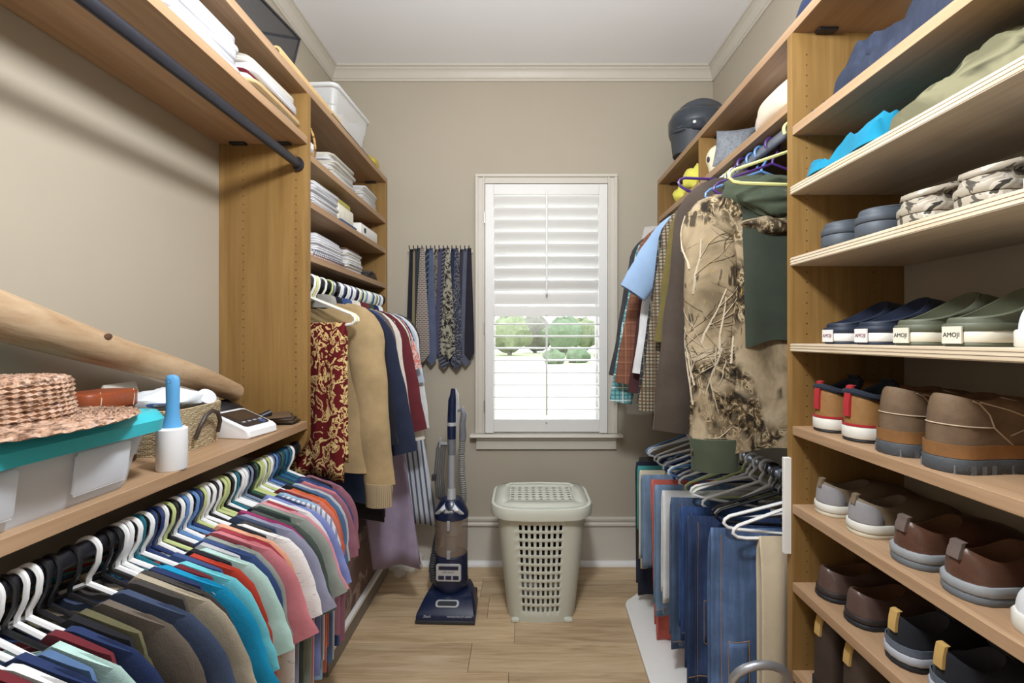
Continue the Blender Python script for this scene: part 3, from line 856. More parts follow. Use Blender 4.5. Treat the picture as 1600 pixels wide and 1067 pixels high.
# long things hanging low
def slope_(d): return -0.09+0.12*(d-2.03)/0.67
drape('trousers', 'trousers', 'lavender wide-leg trousers hanging low over the floor', (XT+0.03, 2.345, ZT), fabric('lavender', rgb(156,142,166)), slope_(2.345), GC, w=0.22, x0=0.02, L=1.22, L2=1.20, zbar=-0.20, t=0.006, amp=0.007, folds=1.5, seed=3, taper=-0.1, shift=0.175)
drape('skirt', 'skirt', 'blue and white striped long skirt near the back wall', (XT+0.02, 2.655, ZT), m_bwstripe, slope_(2.655), GC, w=0.26, x0=0.03, L=1.12, L2=1.1, zbar=-0.22, t=0.008, amp=0.007, folds=1.5, seed=7, taper=-0.05, shift=0.185)
drape('jeans', 'jeans', 'blue jeans showing below the tan shearling jacket', (XT, 2.076, ZT), m_denim_m, slope_(2.076), GC, w=0.26, x0=0.06, L=0.80, L2=0.76, zbar=H_BAR, t=0.006, amp=0.007, folds=1.5, seed=9)
drape('trousers', 'trousers', 'black trousers hanging beside the lavender pair', (XT, 2.183, ZT), fabric('black', SHIRT['black']), slope_(2.183), GC, w=0.34, x0=0.04, L=0.92, L2=0.9, t=0.004, amp=0.004, folds=1.5, seed=11)
# ---------------------------------------------------------------- jackets on the upper right rod
ZU = 2.097+0.0045
GJ, GJH = 'jackets on the upper right rod', 'hangers on the upper right rod'
def camo_mat():
    t = NT('woodland_camo'); v = t.coords((1, 1, 0.8))
    base = t.ramp(t.noise(v, 5, 4, 0.6, 0.6), [(0.30, rgb(112,98,76)), (0.45, rgb(158,140,112)), (0.62, rgb(180,164,138)), (0.75, rgb(140,122,94))])
    # leafy clutter and bark, dense toward the jacket's lower part in patches
    clut = t.ramp(t.noise(v, 30, 4, 0.6, 1.5), [(0.36, rgb(44,38,30)), (0.46, rgb(96,80,56)), (0.55, rgb(176,158,128)), (0.62, rgb(70,66,48)), (0.72, rgb(202,188,160))], 'CONSTANT')
    m = t.ramp(t.noise(v, 4.6, 3, 0.6, 0.4), [(0.47, (0,0,0,1)), (0.55, (1,1,1,1))])
    c = t.mix(m, base, clut)
    st = t.coords((30, 30, 5), (0, 0.7, 0))            # streaks of bark
    bark = t.ramp(t.noise(st, 1.2, 4, 0.6), [(0.42, (1,1,1,1)), (0.46, (0,0,0,1))])
    bm_ = t.ramp(t.noise(t.coords((3, 3, 7), (0, -0.5, 0)), 1.0, 2), [(0.50, (0,0,0,1)), (0.54, (1,1,1,1))])
    c = t.mix(t.math('MULTIPLY', bark, bm_), c, rgb(72,62,48))
    gold = t.ramp(t.noise(v, 9, 3, 0.7, 3.0), [(0.68, (0,0,0,1)), (0.72, (1,1,1,1))])
    c = t.mix(gold, c, rgb(172,142,72))
    t.bump(t.noise(v, 14, 3), 0.5, 0.014)
    return t.done(c, 0.85, 0, 0.2)
m_camo = camo_mat()
m_hood = fabric('hood_green', rgb(74,82,66), 0.18)
m_vest = fabric('dark_green_panel', rgb(56,62,52), 0.15)
# camouflage hunting jacket, first on the rod
D0 = 1.612
g = garment('camouflage_jacket', 'jacket', 'camouflage hunting jacket with dark green hood and cuffs', (0.855, D0, ZU-0.09), m_camo, 0.03, GJ, W=0.225, Wc=0.26, Wh=0.27, zh=-1.0, t0=0.026, t1=0.040, folds=1.2, amp=0.008, seed=2,
            sleeve=0.78, r0=0.10, r1=0.085, flare=-0.02, ts=0.055, aisle=-1)
place('front_panel', torso_mesh(0.13, 0.13, 0.12, -0.60, 0.030, 0.044, 1.2, 0.008, 2), m_vest, g, loc=(0.0, -0.006, -0.03))
# hood bunched over the shoulders
def bunch(rx, ry, rz, seed, n=40, m=16, amp=0.10):
    rr = random.Random(seed); ph = [rr.uniform(0,6) for _ in range(6)]; R = []
    for k in range(m+1):
        a = -PI/2+PI*k/m; cq = max(math.cos(a), 0.04)**0.7; r_ = []
        for i in range(n):
            b = 2*PI*i/n
            f_ = 1+amp*(math.sin(3*b+ph[0]+3*a)+0.6*math.sin(7*b+ph[1]-5*a)+0.5*math.sin(4*a*2+ph[2]))
            r_.append(Vector((rx*f_*cq*math.cos(b), ry*f_*cq*math.sin(b), rz*math.sin(a)*(1+0.12*math.sin(5*b+ph[3])))))
        R.append(r_)
    return MB().loft(R)
place('hood', bunch(0.175, 0.055, 0.075, 3), m_hood, g, loc=(0.0, 0.0, -0.125))
place('hood_flap', bunch(0.15, 0.026, 0.045, 5), m_hood, g, loc=(0.03, -0.045, -0.155), rot=(0, 0.12, 0))
place('hood_lining', bunch(0.15, 0.055, 0.04, 8), m_camo, g, loc=(0.02, -0.006, -0.225))
cuff_at(g, 0.225, 0.78, -0.02, 0.088, 0.056, m_hood, h=0.10, aisle=-1)
# bare branches printed on the near sleeve and the lower front
def branch_print(me, n, rows0, rows1, seed, count, a0, a1, sgn=1):
    rr = random.Random(seed); vs = [v.co.copy() for v in me.vertices]
    def pt(f, an):
        r_ = min(max(f, 0), 0.999)*(rows1-rows0-1)+rows0; k = int(r_); e = r_-k
        i_ = (an % 1.0)*n; j = int(i_) % n; u = i_-int(i_)
        def row_(q_): return vs[q_*n+j].lerp(vs[q_*n+(j+1) % n], u)
        p = row_(k).lerp(row_(k+1), e)
        c_ = sum((vs[k*n+z] for z in range(n)), Vector())/n
        d_ = p-c_; d_.z = 0; d_.x *= 0.35
        return p+d_.normalized()*0.0012 if d_.length > 1e-6 else p
    white, dark = MB(), MB()
    def grow(f, an, df, da, r_, depth):
        path = []; rad = []
        m_ = 7
        for k in range(m_):
            path.append(pt(f, an)); rad.append(r_*(1-0.65*k/m_))
            if depth < 3 and k in (2, 4) :
                s_ = rr.choice((-1, 1)); grow(f, an, df*rr.uniform(0.4, 0.8), da+s_*rr.uniform(0.02, 0.035), r_*0.6, depth+1)
            f += df; an += da+rr.uniform(-0.008, 0.008)
        (white if depth < 2 else dark).tube(path, rad, 5, flat=0.3)
    for c_ in range(count):
        grow(rr.uniform(0.15, 0.9), rr.uniform(a0, a1), rr.choice((-1, 1))*rr.uniform(0.03, 0.05), rr.uniform(-0.028, 0.028), 0.0048, 0)
    return white, dark
m_twig, m_twigd = fabric('twig_pale', rgb(196,182,158)), fabric('twig_dark', rgb(66,56,44))
slv = [o for o in g.children if o.name.startswith('sleeve')]
near_ = min(slv, key=lambda o: sum(v.co.x for v in o.data.vertices))
wq, dq = branch_print(near_.data, 18, 4, len(near_.data.vertices)//18-3, 12, 15, 0.5, 1.0)
for q_, m_ in ((wq, m_twig), (dq, m_twigd)):
    o = place('branch_print', q_, m_, near_); o['kind'] = 'stuff'
hanger((XRU, 1.499, ZU), 'pale yellow', 'pale lime hanger lying over the camouflage jacket hood', 0.10, GJH, True)
# the others, near to far
m_hound = plaid('houndstooth', rgb(150,138,116), rgb(48,44,40), rgb(96,70,50), 70, 0.42, 20)
m_smallcheck = plaid('small_check', rgb(64,64,64), rgb(28,28,30), rgb(120,116,104), 120, 0.45, 30)
m_browncheck = plaid('brown_check', rgb(126,84,66), rgb(104,64,50), rgb(150,106,84), 30, 0.12, 15)
m_tealcheck = plaid('teal_check', rgb(120,176,178), rgb(52,108,118), rgb(218,228,224), 45, 0.35, 15)
JACK = [(1.748,'canvas jacket','dark brown', fabric('dark_brown_canvas', rgb(76,66,58), 0.2), -1.06, 0.88, 0.135, 0.10, 'blue'),
 (1.848,'jacket','black fleece', fabric('black_fleece', rgb(36,36,40)), -0.9, 0.6, 0.08, 0.075, 'purple'),
 (1.902,'jacket','olive green', fabric('olive_green', rgb(110,98,56), 0.2), -0.72, 0.55, 0.10, 0.08, 'white'),
 (1.966,'blazer','beige and black houndstooth', m_hound, -0.98, 0.84, 0.155, 0.075, 'white'),
 (2.031,'blazer','charcoal small-check', m_smallcheck, -0.98, 0.82, 0.15, 0.07, 'lime'),
 (2.098,'shirt','light blue short-sleeved', fabric('chambray', rgb(146,172,204), 0.1), -0.72, 0.32, 0.21, 0.08, 'white'),
 (2.222,'shirt','white dress', fabric('white_cotton', rgb(226,226,226)), -0.9, 0.70, 0.13, 0.06, 'white'),
 (2.276,'blazer','maroon wool', fabric('maroon_wool', rgb(72,44,46)), -0.98, 0.80, 0.13, 0.07, 'black'),
 (2.340,'blazer','brown windowpane-check', m_browncheck, -0.86, 0.76, 0.18, 0.078, 'blue'),
 (2.405,'shirt','teal plaid', m_tealcheck, -1.0, 0.86, 0.20, 0.07, 'white'),
 (2.468,'suit jacket','navy', fabric('navy_suit', rgb(44,48,64)), -0.92, 0.72, 0.15, 0.07, 'black'),
 (2.541,'suit jacket','dark grey', fabric('dark_grey_suit', rgb(66,66,70)), -0.92, 0.74, 0.17, 0.075, 'white')]
for i, (d, kind, words, mat, zh, sl, fl, r0, hc) in enumerate(JACK):
    rz = 0.03
    nm = kind.replace(' ', '_')
    garment(nm, kind.split()[-1], '%s %s on the upper right rod' % (words, kind), (XRU, d, ZU), mat, rz, GJ, aisle=-1, W=0.185, Wc=0.215, Wh=0.235, zh=zh, t0=0.012, t1=0.014 if i else 0.024, folds=1.5, amp=0.007, seed=i % 4,
            sleeve=sl, r0=r0, r1=r0*0.85, flare=fl, ts=0.036 if i == 0 else 0.023, collar=mat)
    hanger((XRU, d, ZU), hc, '%s hanger inside the %s %s' % (hc, words, kind), rz, GJH)
hanger((XRU, 1.802, ZU), 'purple', 'purple hanger tipped up toward the aisle between the jackets', 0, GJH, True, rot=(0, 0.38, 0.03))
for k, (d, hc) in enumerate([(1.612,'purple'),(1.686,'blue'),(1.932,'lime'),(1.998,'white'),(2.064,'slate'),(2.132,'black'),(2.249,'pale yellow'),(2.305,'white'),(2.372,'black'),(2.436,'lime'),(2.497,'white'),(2.62,'pale yellow'),(2.67,'black')]):
    hanger((XRU, d, ZU), hc, '%s empty hanger squeezed between the hanging jackets' % hc, 0.03, GJH)
# clear garment bag over the last suit
rings = []
for k in range(11):
    a = k/10; n = 24
    w_ = 0.20 + 0.10*min(1, a*3); t_ = 0.042+0.003*math.sin(5*a)
    rings.append([Vector((w_*math.cos(2*PI*i/n)*(1+0.03*math.sin(7*a+i*2.3)), t_*math.sin(2*PI*i/n)*(1+0.10*math.sin(9*a+i*1.7)), -0.09-1.03*a)) for i in range(n)])
tag(place('garment_bag', MB().loft(rings, True, False), clear('clear_plastic', (0.95,0.96,0.97,1), 0.22, 0.12), loc=(XRU, 2.545, ZU), rot=(0, 0, 0.03)), 'clear plastic garment bag over the suit nearest the window', 'garment bag', GJ)

# ---------------------------------------------------------------- trousers on the lower right rod
ZR2 = 0.944+0.0045
GT, GTH = 'trousers on the lower right rod', 'hangers on the lower right rod'
def denim(name, c):
    key = 'denim_' + name
    if key in MATS: return MATS[key]
    t = NT(key); v = t.coords((40, 40, 3))
    streak = t.noise(v, 1.2, 3)
    v2 = t.coords(); wear = t.noise(v2, 7, 4)
    f = t.math('ADD', t.math('MULTIPLY', streak, 0.4), t.math('MULTIPLY', wear, 0.6))
    col = t.ramp(f, [(0.36, scaled(c, 0.72)), (0.52, c), (0.66, scaled(c, 1.6))])
    t.bump(t.noise(v2, 26, 4), 0.4, 0.008)
    MATS[key] = t.done(col, 0.9, 0, 0.2); return MATS[key]
m_dj, m_mj, m_lj = denim('dark', rgb(50,66,100)), denim('mid', rgb(82,104,140)), denim('light', rgb(118,142,170))
m_stitch = plain('orange_stitch', rgb(176,128,74), 0.8)
TR = [ # distance, name, words, material, width, centre offset, length, rz, hanger, taper
 (1.508,'trousers','cream twill', fabric('cream_twill', rgb(206,192,166), 0.08), 0.20, -0.03, 0.74, 0.0, 'white', 0.02),
 (1.565,'jeans','faded dark blue', m_mj, 0.27, -0.125, 0.74, -0.04, 'black', 0.04),
 (1.66,'jeans','indigo blue', m_dj, 0.33, -0.14, 0.6, -0.07, 'black', 0.0),
 (1.75,'jeans','bright blue', denim('bright', rgb(56,80,128)), 0.33, -0.13, 0.5, -0.08, 'white', 0.0),
 (1.85,'jeans','slate blue straight', denim('slate', rgb(78,96,124)), 0.34, -0.13, 0.6, -0.08, 'white', 0.0),
 (1.94,'trousers','white cotton', fabric('white_cotton', rgb(226,226,226)), 0.34, -0.14, 0.46, -0.06, 'lime', 0.0),
 (2.02,'jeans','pale washed', m_lj, 0.36, -0.14, 0.56, -0.04, 'white', 0.0),
 (2.10,'trousers','salmon pink', fabric('salmon', rgb(204,104,92)), 0.33, -0.15, 0.715, -0.02, 'navy', 0.15),
 (2.18,'jeans','rolled-hem cropped', m_lj, 0.38, -0.15, 0.42, 0.0, 'white', 0.0),
 (2.26,'sweater','cream knitted', fabric('cream_knit', rgb(214,202,176), 0.12, 120, 2.0), 0.38, -0.14, 0.46, 0.02, 'white', 0.0),
 (2.34,'shirt','teal jersey', fabric('teal_jersey', rgb(70,150,150)), 0.38, -0.13, 0.34, 0.03, 'navy', 0.0),
 (2.42,'trousers','dark navy track', fabric('track_navy', rgb(44,48,64)), 0.34, -0.14, 0.68, 0.04, 'white', 0.05),
 (2.52,'trousers','charcoal', fabric('charcoal', SHIRT['charcoal']), 0.34, -0.10, 0.62, 0.05, 'white', 0.05)]
for i, (d, nm, words, mat, w_, x0, L, rz, hc, tp) in enumerate(TR):
    h_ = hanger((XRL, d, ZR2), hc, '%s hanger holding the %s %s' % (hc, words, nm), rz, GTH, True)
    o, surf = drape(nm, nm, '%s %s folded over a hanger on the lower right rod' % (words, nm), (XRL, d, ZR2), mat, rz, GT, w=w_, x0=x0, L=L, L2=L*0.93, t=0.014, amp=0.012, folds=1.3, seed=i, taper=tp, want_surf=True)
    if nm == 'jeans':                                   # side seam, hem and patch pocket with orange stitching, all lying on the cloth
        for s0 in (-0.80, 0.05):
            place('seam', MB().tube([surf(s0, 0.02+(L-0.03)*k/16, 0.0005) for k in range(17)], 0.0022, 5), mat, o)
            place('stitching', MB().tube([surf(s0+0.04, 0.02+(L-0.03)*k/16) for k in range(17)], 0.0011, 4), m_stitch, o)
        place('hem_stitching', MB().tube([surf(-0.97+1.94*k/16, L-0.03) for k in range(17)], 0.0012, 4), m_stitch, o)
        z0_, hp_ = L*0.50, min(0.15, L*0.26)
        rows_ = [[surf(-0.62+0.5*i_/6, z0_+hp_*j_/6 + (0.02*(1-abs(i_-3)/3) if j_ == 6 else 0), 0.0015) for i_ in range(7)] for j_ in range(7)]
        place('pocket', MB().loft(rows_, False, False, False), mat, o, solid=0.003)
        edge_ = rows_[0]+[r_[-1] for r_ in rows_[1:]]+rows_[-1][::-1][1:]+[r_[0] for r_ in rows_[::-1][1:-1]]
        place('pocket_stitching', MB().tube([p+Vector((0, -0.0016, 0)) for p in edge_], 0.0012, 4, closed=True), m_stitch, o)
for k, (d, hc, rz) in enumerate([(1.537,'white',-0.02),(1.614,'black',-0.055),(1.705,'white',-0.075),(1.80,'white',-0.08),(1.895,'lime',-0.07),(1.98,'white',-0.05),(2.06,'blue',-0.03),(2.14,'white',-0.01),(2.22,'navy',0.01),(2.30,'white',0.025),(2.38,'slate',0.035),(2.47,'white',0.045),(2.57,'blue',0.05)]):
    hanger((XRL, d, ZR2), hc, '%s bare plastic hanger tipped askew on the lower right rod' % hc, rz, GTH, True, rot=(0, 0.16*math.sin(2.3*k+0.6), rz))
# ---------------------------------------------------------------- shoes
def outline(t, L, W, toe=1.0):
    u = 0.5-0.5*math.cos(t)
    w_ = 0.80+0.20*max(0, min(1, (u-0.3)/0.4))**1.2-0.07*math.exp(-((u-0.40)/0.13)**2)
    if u < 0.13: w_ *= math.sqrt(max(0, 1-(1-u/0.13)**2))
    if u > 0.70: w_ *= max(0, 1-((u-0.70)/0.30)**2.3)**0.5
    prof = w_
    return u*L, math.copysign(W/2*prof, math.sin(t)) if abs(math.sin(t)) > 1e-6 else 0.0
NS = 28
def ring_at(L, W, z, grow=0.0, zf=None, toe_spring=0.0):
    r = []
    for i in range(NS):
        x, y = outline(2*PI*i/NS, L, W)
        k = 1 + grow*2/W
        xx = x*(1+2*grow/L)-grow
        zz = z + (zf(x/L) if zf else 0) + toe_spring*max(0, x/L-0.7)**2
        r.append(Vector((xx, y*k, zz)))
    return r
def shoe(name, label, group, loc, rz, up, sole, lining, L=0.295, W=0.105, sole_h=0.032, sole_layers=None, xo=(0.012, 0.135), wo=0.060, heel=0.085, instep=0.10, dip=0.0,
         bulge=2.0, tab=None, band=None, tag_text=None, tag_mat=None, lug=0, extras=None, cat='shoe', tongue=None, rise=1.0, lean=0.0):
    g = thing(name, label, cat, loc, rz, group)
    spring = 0.12
    # sole, optionally in layers of different colour
    layers = sole_layers or [(0.0, sole_h, sole, 0.004)]
    for k, (z0, z1, m, gr) in enumerate(layers):
        q = MB().loft([ring_at(L, W, z0, gr-0.002, None, spring), ring_at(L, W, z0+0.003, gr, None, spring), ring_at(L, W, z1-0.003, gr, None, spring), ring_at(L, W, z1, gr-0.002, None, spring)])
        o = place('sole' if k == 0 else 'midsole', q, m, g)
    top = layers[-1][1]
    # upper: from the sole outline up to the opening
    rings = []; steps = 9
    def opening(i):
        t = 2*PI*i/NS
        u = 0.5-0.5*math.cos(t)
        x = xo[0]+(xo[1]-xo[0])*u
        y = wo/2*math.copysign(abs(math.sin(t))**0.75, math.sin(t))
        z = heel+(instep-heel)*u**rise - dip*math.sin(PI*u)
        return Vector((x + lean, y, z))
    S = ring_at(L, W, top-0.003, -0.001, None, spring)
    for k in range(steps+1):
        a = k/steps
        e = a**bulge; f = 1-(1-a)**1.35
        ring = []
        for i in range(NS):
            s, o_ = S[i], opening(i)
            ring.append(Vector((s.x+(o_.x-s.x)*e, s.y+(o_.y-s.y)*e, s.z+(o_.z-s.z)*f)))
        rings.append(ring)
    rim = rings[-1]; c = sum(rim, Vector())/NS
    rings.append([p+Vector((0,0,0.003))+(c-p).normalized()*0.003 for p in rim])
    place('upper', MB().loft(rings, True, False), up, g)
    inner = [[p+(Vector((c.x,c.y,p.z))-p)*k+Vector((0,0,dz)) for p in rim] for k, dz in ((0.05, 0.0025), (0.10, 0.001), (0.12, -0.012))]
    inner.append([Vector((c.x+(p.x-c.x)*0.80, p.y*0.76, max(top+0.006, 0.03))) for p in rim])
    place('lining', MB().loft(inner, False, True), lining, g)
    if band:                                             # rand running around above the sole
        bm_, bz0, bz1 = band
        q = MB().loft([ring_at(L, W, bz0, 0.0015, None, spring), ring_at(L, W, bz0, 0.0035, None, spring), ring_at(L, W, bz1, 0.0035, None, spring), ring_at(L, W, bz1, 0.0015, None, spring)], False, False)
        place('rand', q, bm_, g)
    if tab:                                              # pull loop at the heel
        tm, th, tw = tab
        path = [rings[k][0] for k in range(steps+1) if rings[k][0].z > heel-th] + [rim[0]+Vector((0.002, 0, 0.010)), rim[0]+Vector((0.008, 0, 0.012))]
        q = MB().loft([[p+Vector((-0.005, -tw/2, 0)), p+Vector((-0.005, tw/2, 0)), p+Vector((0.002, tw/2, 0)), p+Vector((0.002, -tw/2, 0))] for p in path])
        place('pull_tab', q, tm, g)
    if lug:
        for k in range(lug):
            x = L*(0.04+0.92*k/(lug-1))
            yv = outline(math.acos(max(-1, min(1, 1-2*x/L))), L, W)[1]
            for s in (1, -1):
                place('lug', MB().box(x-0.005, x+0.005, s*yv-0.004, s*yv+0.004, 0.0, sole_h*0.6), sole, g)
    if tongue:
        place('tongue', MB().loft([[Vector((xo[1]-0.01+dx, -0.024*k, z)), Vector((xo[1]-0.01+dx, 0.024*k, z)), Vector((xo[1]-0.004+dx, 0.024*k, z)), Vector((xo[1]-0.004+dx, -0.024*k, z))] for dx, z, k in ((0.02, instep-0.02, 1), (0.006, instep+0.004, 1), (-0.002, instep+0.014, 0.8))]), tongue, g)
    if tag_text:
        tm, col = tag_mat
        pl = place('heel_tag', MB().box(-0.0065, -0.0035, -0.02, 0.02, 0.006, top-0.006), tm, g)
        text(tag_text, 0.0125, col, pl, (-0.0068, 0, 0.5*top), (PI/2, 0, -PI/2), extrude=0.0003)
    if extras: extras(g, rim, rings)
    return g
def leather(name, c, var=0.25, rough=0.5):
    return plain('leather_'+name, c, rough, 0, var, 14, 0.25)
m_rub_black = plain('rubber_black', rgb(34,36,40), 0.6, var=0.15, scale=40, bump=0.2)
m_rub_grey = plain('rubber_grey', rgb(104,110,116), 0.6, var=0.15, scale=30, bump=0.2)
m_rub_white = plain('rubber_white', rgb(222,220,210), 0.55, var=0.05)
m_rub_cream = plain('rubber_cream', rgb(206,198,176), 0.6, var=0.08)
m_line_dark = plain('lining_charcoal', rgb(62,62,68), 0.95)
m_line_taupe = plain('lining_taupe', rgb(112,98,82), 0.95)
m_line_grey = plain('lining_grey', rgb(176,178,182), 0.95)
m_line_brown = plain('lining_brown', rgb(96,66,44), 0.9, var=0.2)
m_line_navy = plain('lining_navy', rgb(28,36,60), 0.9)
m_line_olive = plain('lining_olive', rgb(84,86,66), 0.9)
XH = 0.862
SH = {k: v[1] for k, v in TOWER.items()}
def pair(fn, ds, z, x=XH, rz=(0.0, 0.0)):
    for i, d in enumerate(ds): fn(i, (x, d, z), rz[i])
which = ('beside the tower panel', 'standing second from the tower panel')
# --- low shelf: dark brown pull-on boots
m_dkboot = leather('dark_brown', rgb(62,50,44), 0.25)
m_tabyel = fabric('yellow_tab', rgb(196,160,96))
def f(i, loc, rz):
    shoe('boot', 'dark brown leather pull-on boot with mustard tab, %s' % ('against the tower panel' if i == 0 else 'its lace end showing'), 'boots on the lowest shoe shelf', loc, rz, m_dkboot, m_rub_black, m_line_brown, L=0.30, W=0.108, sole_h=0.03, heel=0.21, instep=0.215, xo=(0.01, 0.125), wo=0.082, dip=0.02, bulge=3.2, tab=(m_tabyel, 0.06, 0.022), cat='boot')
pair(f, (1.335, 1.215), SH['low'], 0.852, (0.05, 0.0))
# --- slip-on shelf: brown leather slip-ons, then black and grey trainers
m_slip = leather('chestnut', rgb(92,72,66), 0.25, 0.35)
def f(i, loc, rz):
    shoe('slip_on_shoe', 'brown pebbled leather slip-on shoe with black sole, %s' % ('against the tower panel' if i == 0 else 'next to the black trainers'), 'slip-on shoes below the loafers', loc, rz, m_slip, m_rub_black, m_line_brown, heel=0.085, instep=0.09, dip=0.018, xo=(0.008, 0.15), wo=0.07, bulge=1.9,
         sole_layers=[(0, 0.012, m_rub_black, 0.005), (0.013, 0.028, plain('rubber_brown', rgb(50,44,44), 0.5), 0.003)])
pair(f, (1.348, 1.225), SH['slipon'], 0.868, (0.0, 0.03))
m_train = fabric('trainer_black', rgb(36,38,44)); m_train_b = leather('trainer_grey', rgb(96,106,120), 0.12)
def f(i, loc, rz):
    g = shoe('trainer', 'black and grey trainer with yellow heel tab, %s' % ('next to the brown slip-ons' if i == 0 else 'on the outside of its pair'), 'trainers below the loafers', loc, rz, m_train, m_rub_grey, m_line_dark, heel=0.11, instep=0.105, dip=0.028, xo=(0.006, 0.13), wo=0.072, bulge=2.2,
         sole_layers=[(0, 0.014, m_rub_black, 0.004), (0.015, 0.034, plain('midsole_grey', rgb(176,180,188), 0.5), 0.006)], tab=(m_tabyel, 0.04, 0.02), band=(m_train_b, 0.036, 0.052), tongue=m_train)
pair(f, (1.075, 0.955), SH['slipon'], 0.862, (0.04, 0.0))
# --- loafer shelf: taupe canvas loafers, brown moccasins, a white shoe
m_taupe = leather('taupe', rgb(122,106,86), 0.15, 0.7); m_taupe_g = fabric('heel_grey', rgb(150,148,150))
def f(i, loc, rz):
    def ex(g, rim, rings):
        place('heel_patch', MB().loft([[rings[k][i % NS]*1.0+Vector((-0.0015, 0, 0)) for i in range(-4, 5)] for k in range(0, 9)], False, False, False), m_taupe_g, g, solid=0.002)
    shoe('loafer', 'taupe canvas loafer with thick white sole, %s' % ('against the tower panel' if i == 0 else 'next to the brown moccasin'), 'loafers under the boots', loc, rz, m_taupe, m_rub_white, m_line_taupe, heel=0.092, instep=0.095, dip=0.02, xo=(0.008, 0.145), wo=0.068, bulge=1.9,
         sole_layers=[(0, 0.012, m_rub_cream, 0.003), (0.013, 0.034, m_rub_white, 0.005)], tab=(m_taupe, 0.02, 0.016), extras=ex)
pair(f, (1.352, 1.215), SH['loafer'], 0.868, (0.0, 0.03))
m_mocc = leather('russet', rgb(92,62,48), 0.3, 0.4)
def f(i, loc, rz):
    shoe('moccasin', 'brown leather moccasin with pale grey rubber sole, %s' % ('next to the taupe loafer' if i == 0 else 'on the outside of its pair'), 'moccasins under the boots', loc, rz, m_mocc, m_rub_grey, m_line_brown, L=0.30, W=0.112, heel=0.096, instep=0.105, dip=0.026, xo=(0.01, 0.14), wo=0.072, bulge=2.0,
         sole_layers=[(0, 0.016, m_rub_grey, 0.005), (0.017, 0.036, plain('sole_pale', rgb(150,154,158), 0.55), 0.006)], tab=(leather('heel_tab', rgb(110,96,90)), 0.028, 0.026))
pair(f, (1.055, 0.925), SH['loafer'], 0.862, (0.03, 0.0))
shoe('canvas_shoe', 'white canvas shoe at the end of the loafer shelf', None, (0.868, 0.795, SH['loafer']), 0.0, fabric('white_canvas', rgb(220,222,226)), m_rub_white, m_line_grey, heel=0.075, instep=0.085)
# --- boot shelf: tan and red ankle boots, worn brown chukkas
m_tan = leather('tan', rgb(156,114,66), 0.25, 0.6); m_red = fabric('red_web', rgb(172,42,48)); m_padn = fabric('collar_navy', rgb(44,50,62))
m_patch_w = plain('label_silver', rgb(180,180,184), 0.4); m_ink = plain('stitch_dark', rgb(62,42,26), 0.8)
def f(i, loc, rz):
    def ex(g, rim, rings):
        c = sum(rim, Vector())/NS                        # padded collar in navy
        q = MB().tube([p+(p-c)*0.03+Vector((0,0,-0.004)) for p in rim], 0.009, 8, closed=True)
        place('padded_collar', q, m_padn, g)
        p = rings[5][NS-6]; place('side_label', MB().box(-0.004, 0.004, -0.0015, 0.0015, -0.009, 0.009), m_patch_w, g, loc=p, rot=(0, 0.25, -0.25))
        p = rings[4][NS-11]; text('D', 0.028, m_ink, g, p+Vector((0, -0.0015, 0)), (PI/2-0.25, 0, 0.03), shear=0.3)
    shoe('ankle_boot', 'tan ankle boot with red heel strap, %s' % ('against the tower panel' if i == 0 else 'next to the worn chukka boot'), 'tan ankle boots', loc, rz, m_tan, m_rub_white, m_padn, L=0.30, W=0.108, heel=0.135, instep=0.15, dip=0.02, xo=(0.008, 0.115), wo=0.078, bulge=3.0,
         sole_layers=[(0, 0.008, m_rub_black, 0.002), (0.009, 0.040, m_rub_white, 0.004)], band=(m_red, 0.041, 0.047), tab=(m_red, 0.075, 0.02), tongue=m_padn, extras=ex, cat='boot')
pair(f, (1.350, 1.225), SH['boot'], 0.862, (0.03, 0.03))
m_chuk = leather('worn_brown', rgb(112,90,68), 0.35, 0.75); m_chuk2 = leather('worn_ochre', rgb(134,92,50), 0.3, 0.7); m_seam = plain('seam_cream', rgb(196,176,150), 0.8)
def f(i, loc, rz):
    def ex(g, rim, rings):
        cc = sum((sum(r_, Vector())/NS for r_ in rings), Vector())/len(rings)
        def on(k, i):
            p = rings[k][i % NS]; return p+Vector((p.x-cc.x, p.y*2, 0)).normalized()*0.0008
        for s in (1, -1):
            place('seam', MB().tube([on(k, s*i) for k, i in ((0, 7), (2, 6), (4, 5), (6, 5), (8, 5), (9, 5))], 0.0014, 5), m_seam, g)
            place('seam', MB().tube([on(k, s*i) for k, i in ((9, 6), (7, 7), (5, 8), (3, 9), (2, 10))], 0.0014, 5), m_seam, g)
            place('seam', MB().tube([on(k, s*i) for k, i in ((9, 11), (7, 10), (5, 9), (4, 7), (3, 6))], 0.0014, 5), m_seam, g)
        place('heel_seam', MB().tube([on(4, i) for i in range(-5, 6)], 0.0013, 5), m_seam, g)
    shoe('chukka_boot', 'worn brown leather chukka boot with ridged black sole, %s' % ('next to the tan ankle boot' if i == 0 else 'on the outside of its pair'), 'worn chukka boots', loc, rz, m_chuk, m_rub_grey, m_line_brown, L=0.315, W=0.114, heel=0.155, instep=0.155, dip=0.012, xo=(0.012, 0.13), wo=0.08, bulge=3.0,
         sole_layers=[(0, 0.030, plain('sole_slate', rgb(72,76,80), 0.7, bump=0.3), 0.005)], sole_h=0.03, lug=14, band=(m_chuk2, 0.031, 0.058), extras=ex, cat='boot')
pair(f, (1.086, 0.955), SH['boot'], 0.852, (0.05, 0.08))
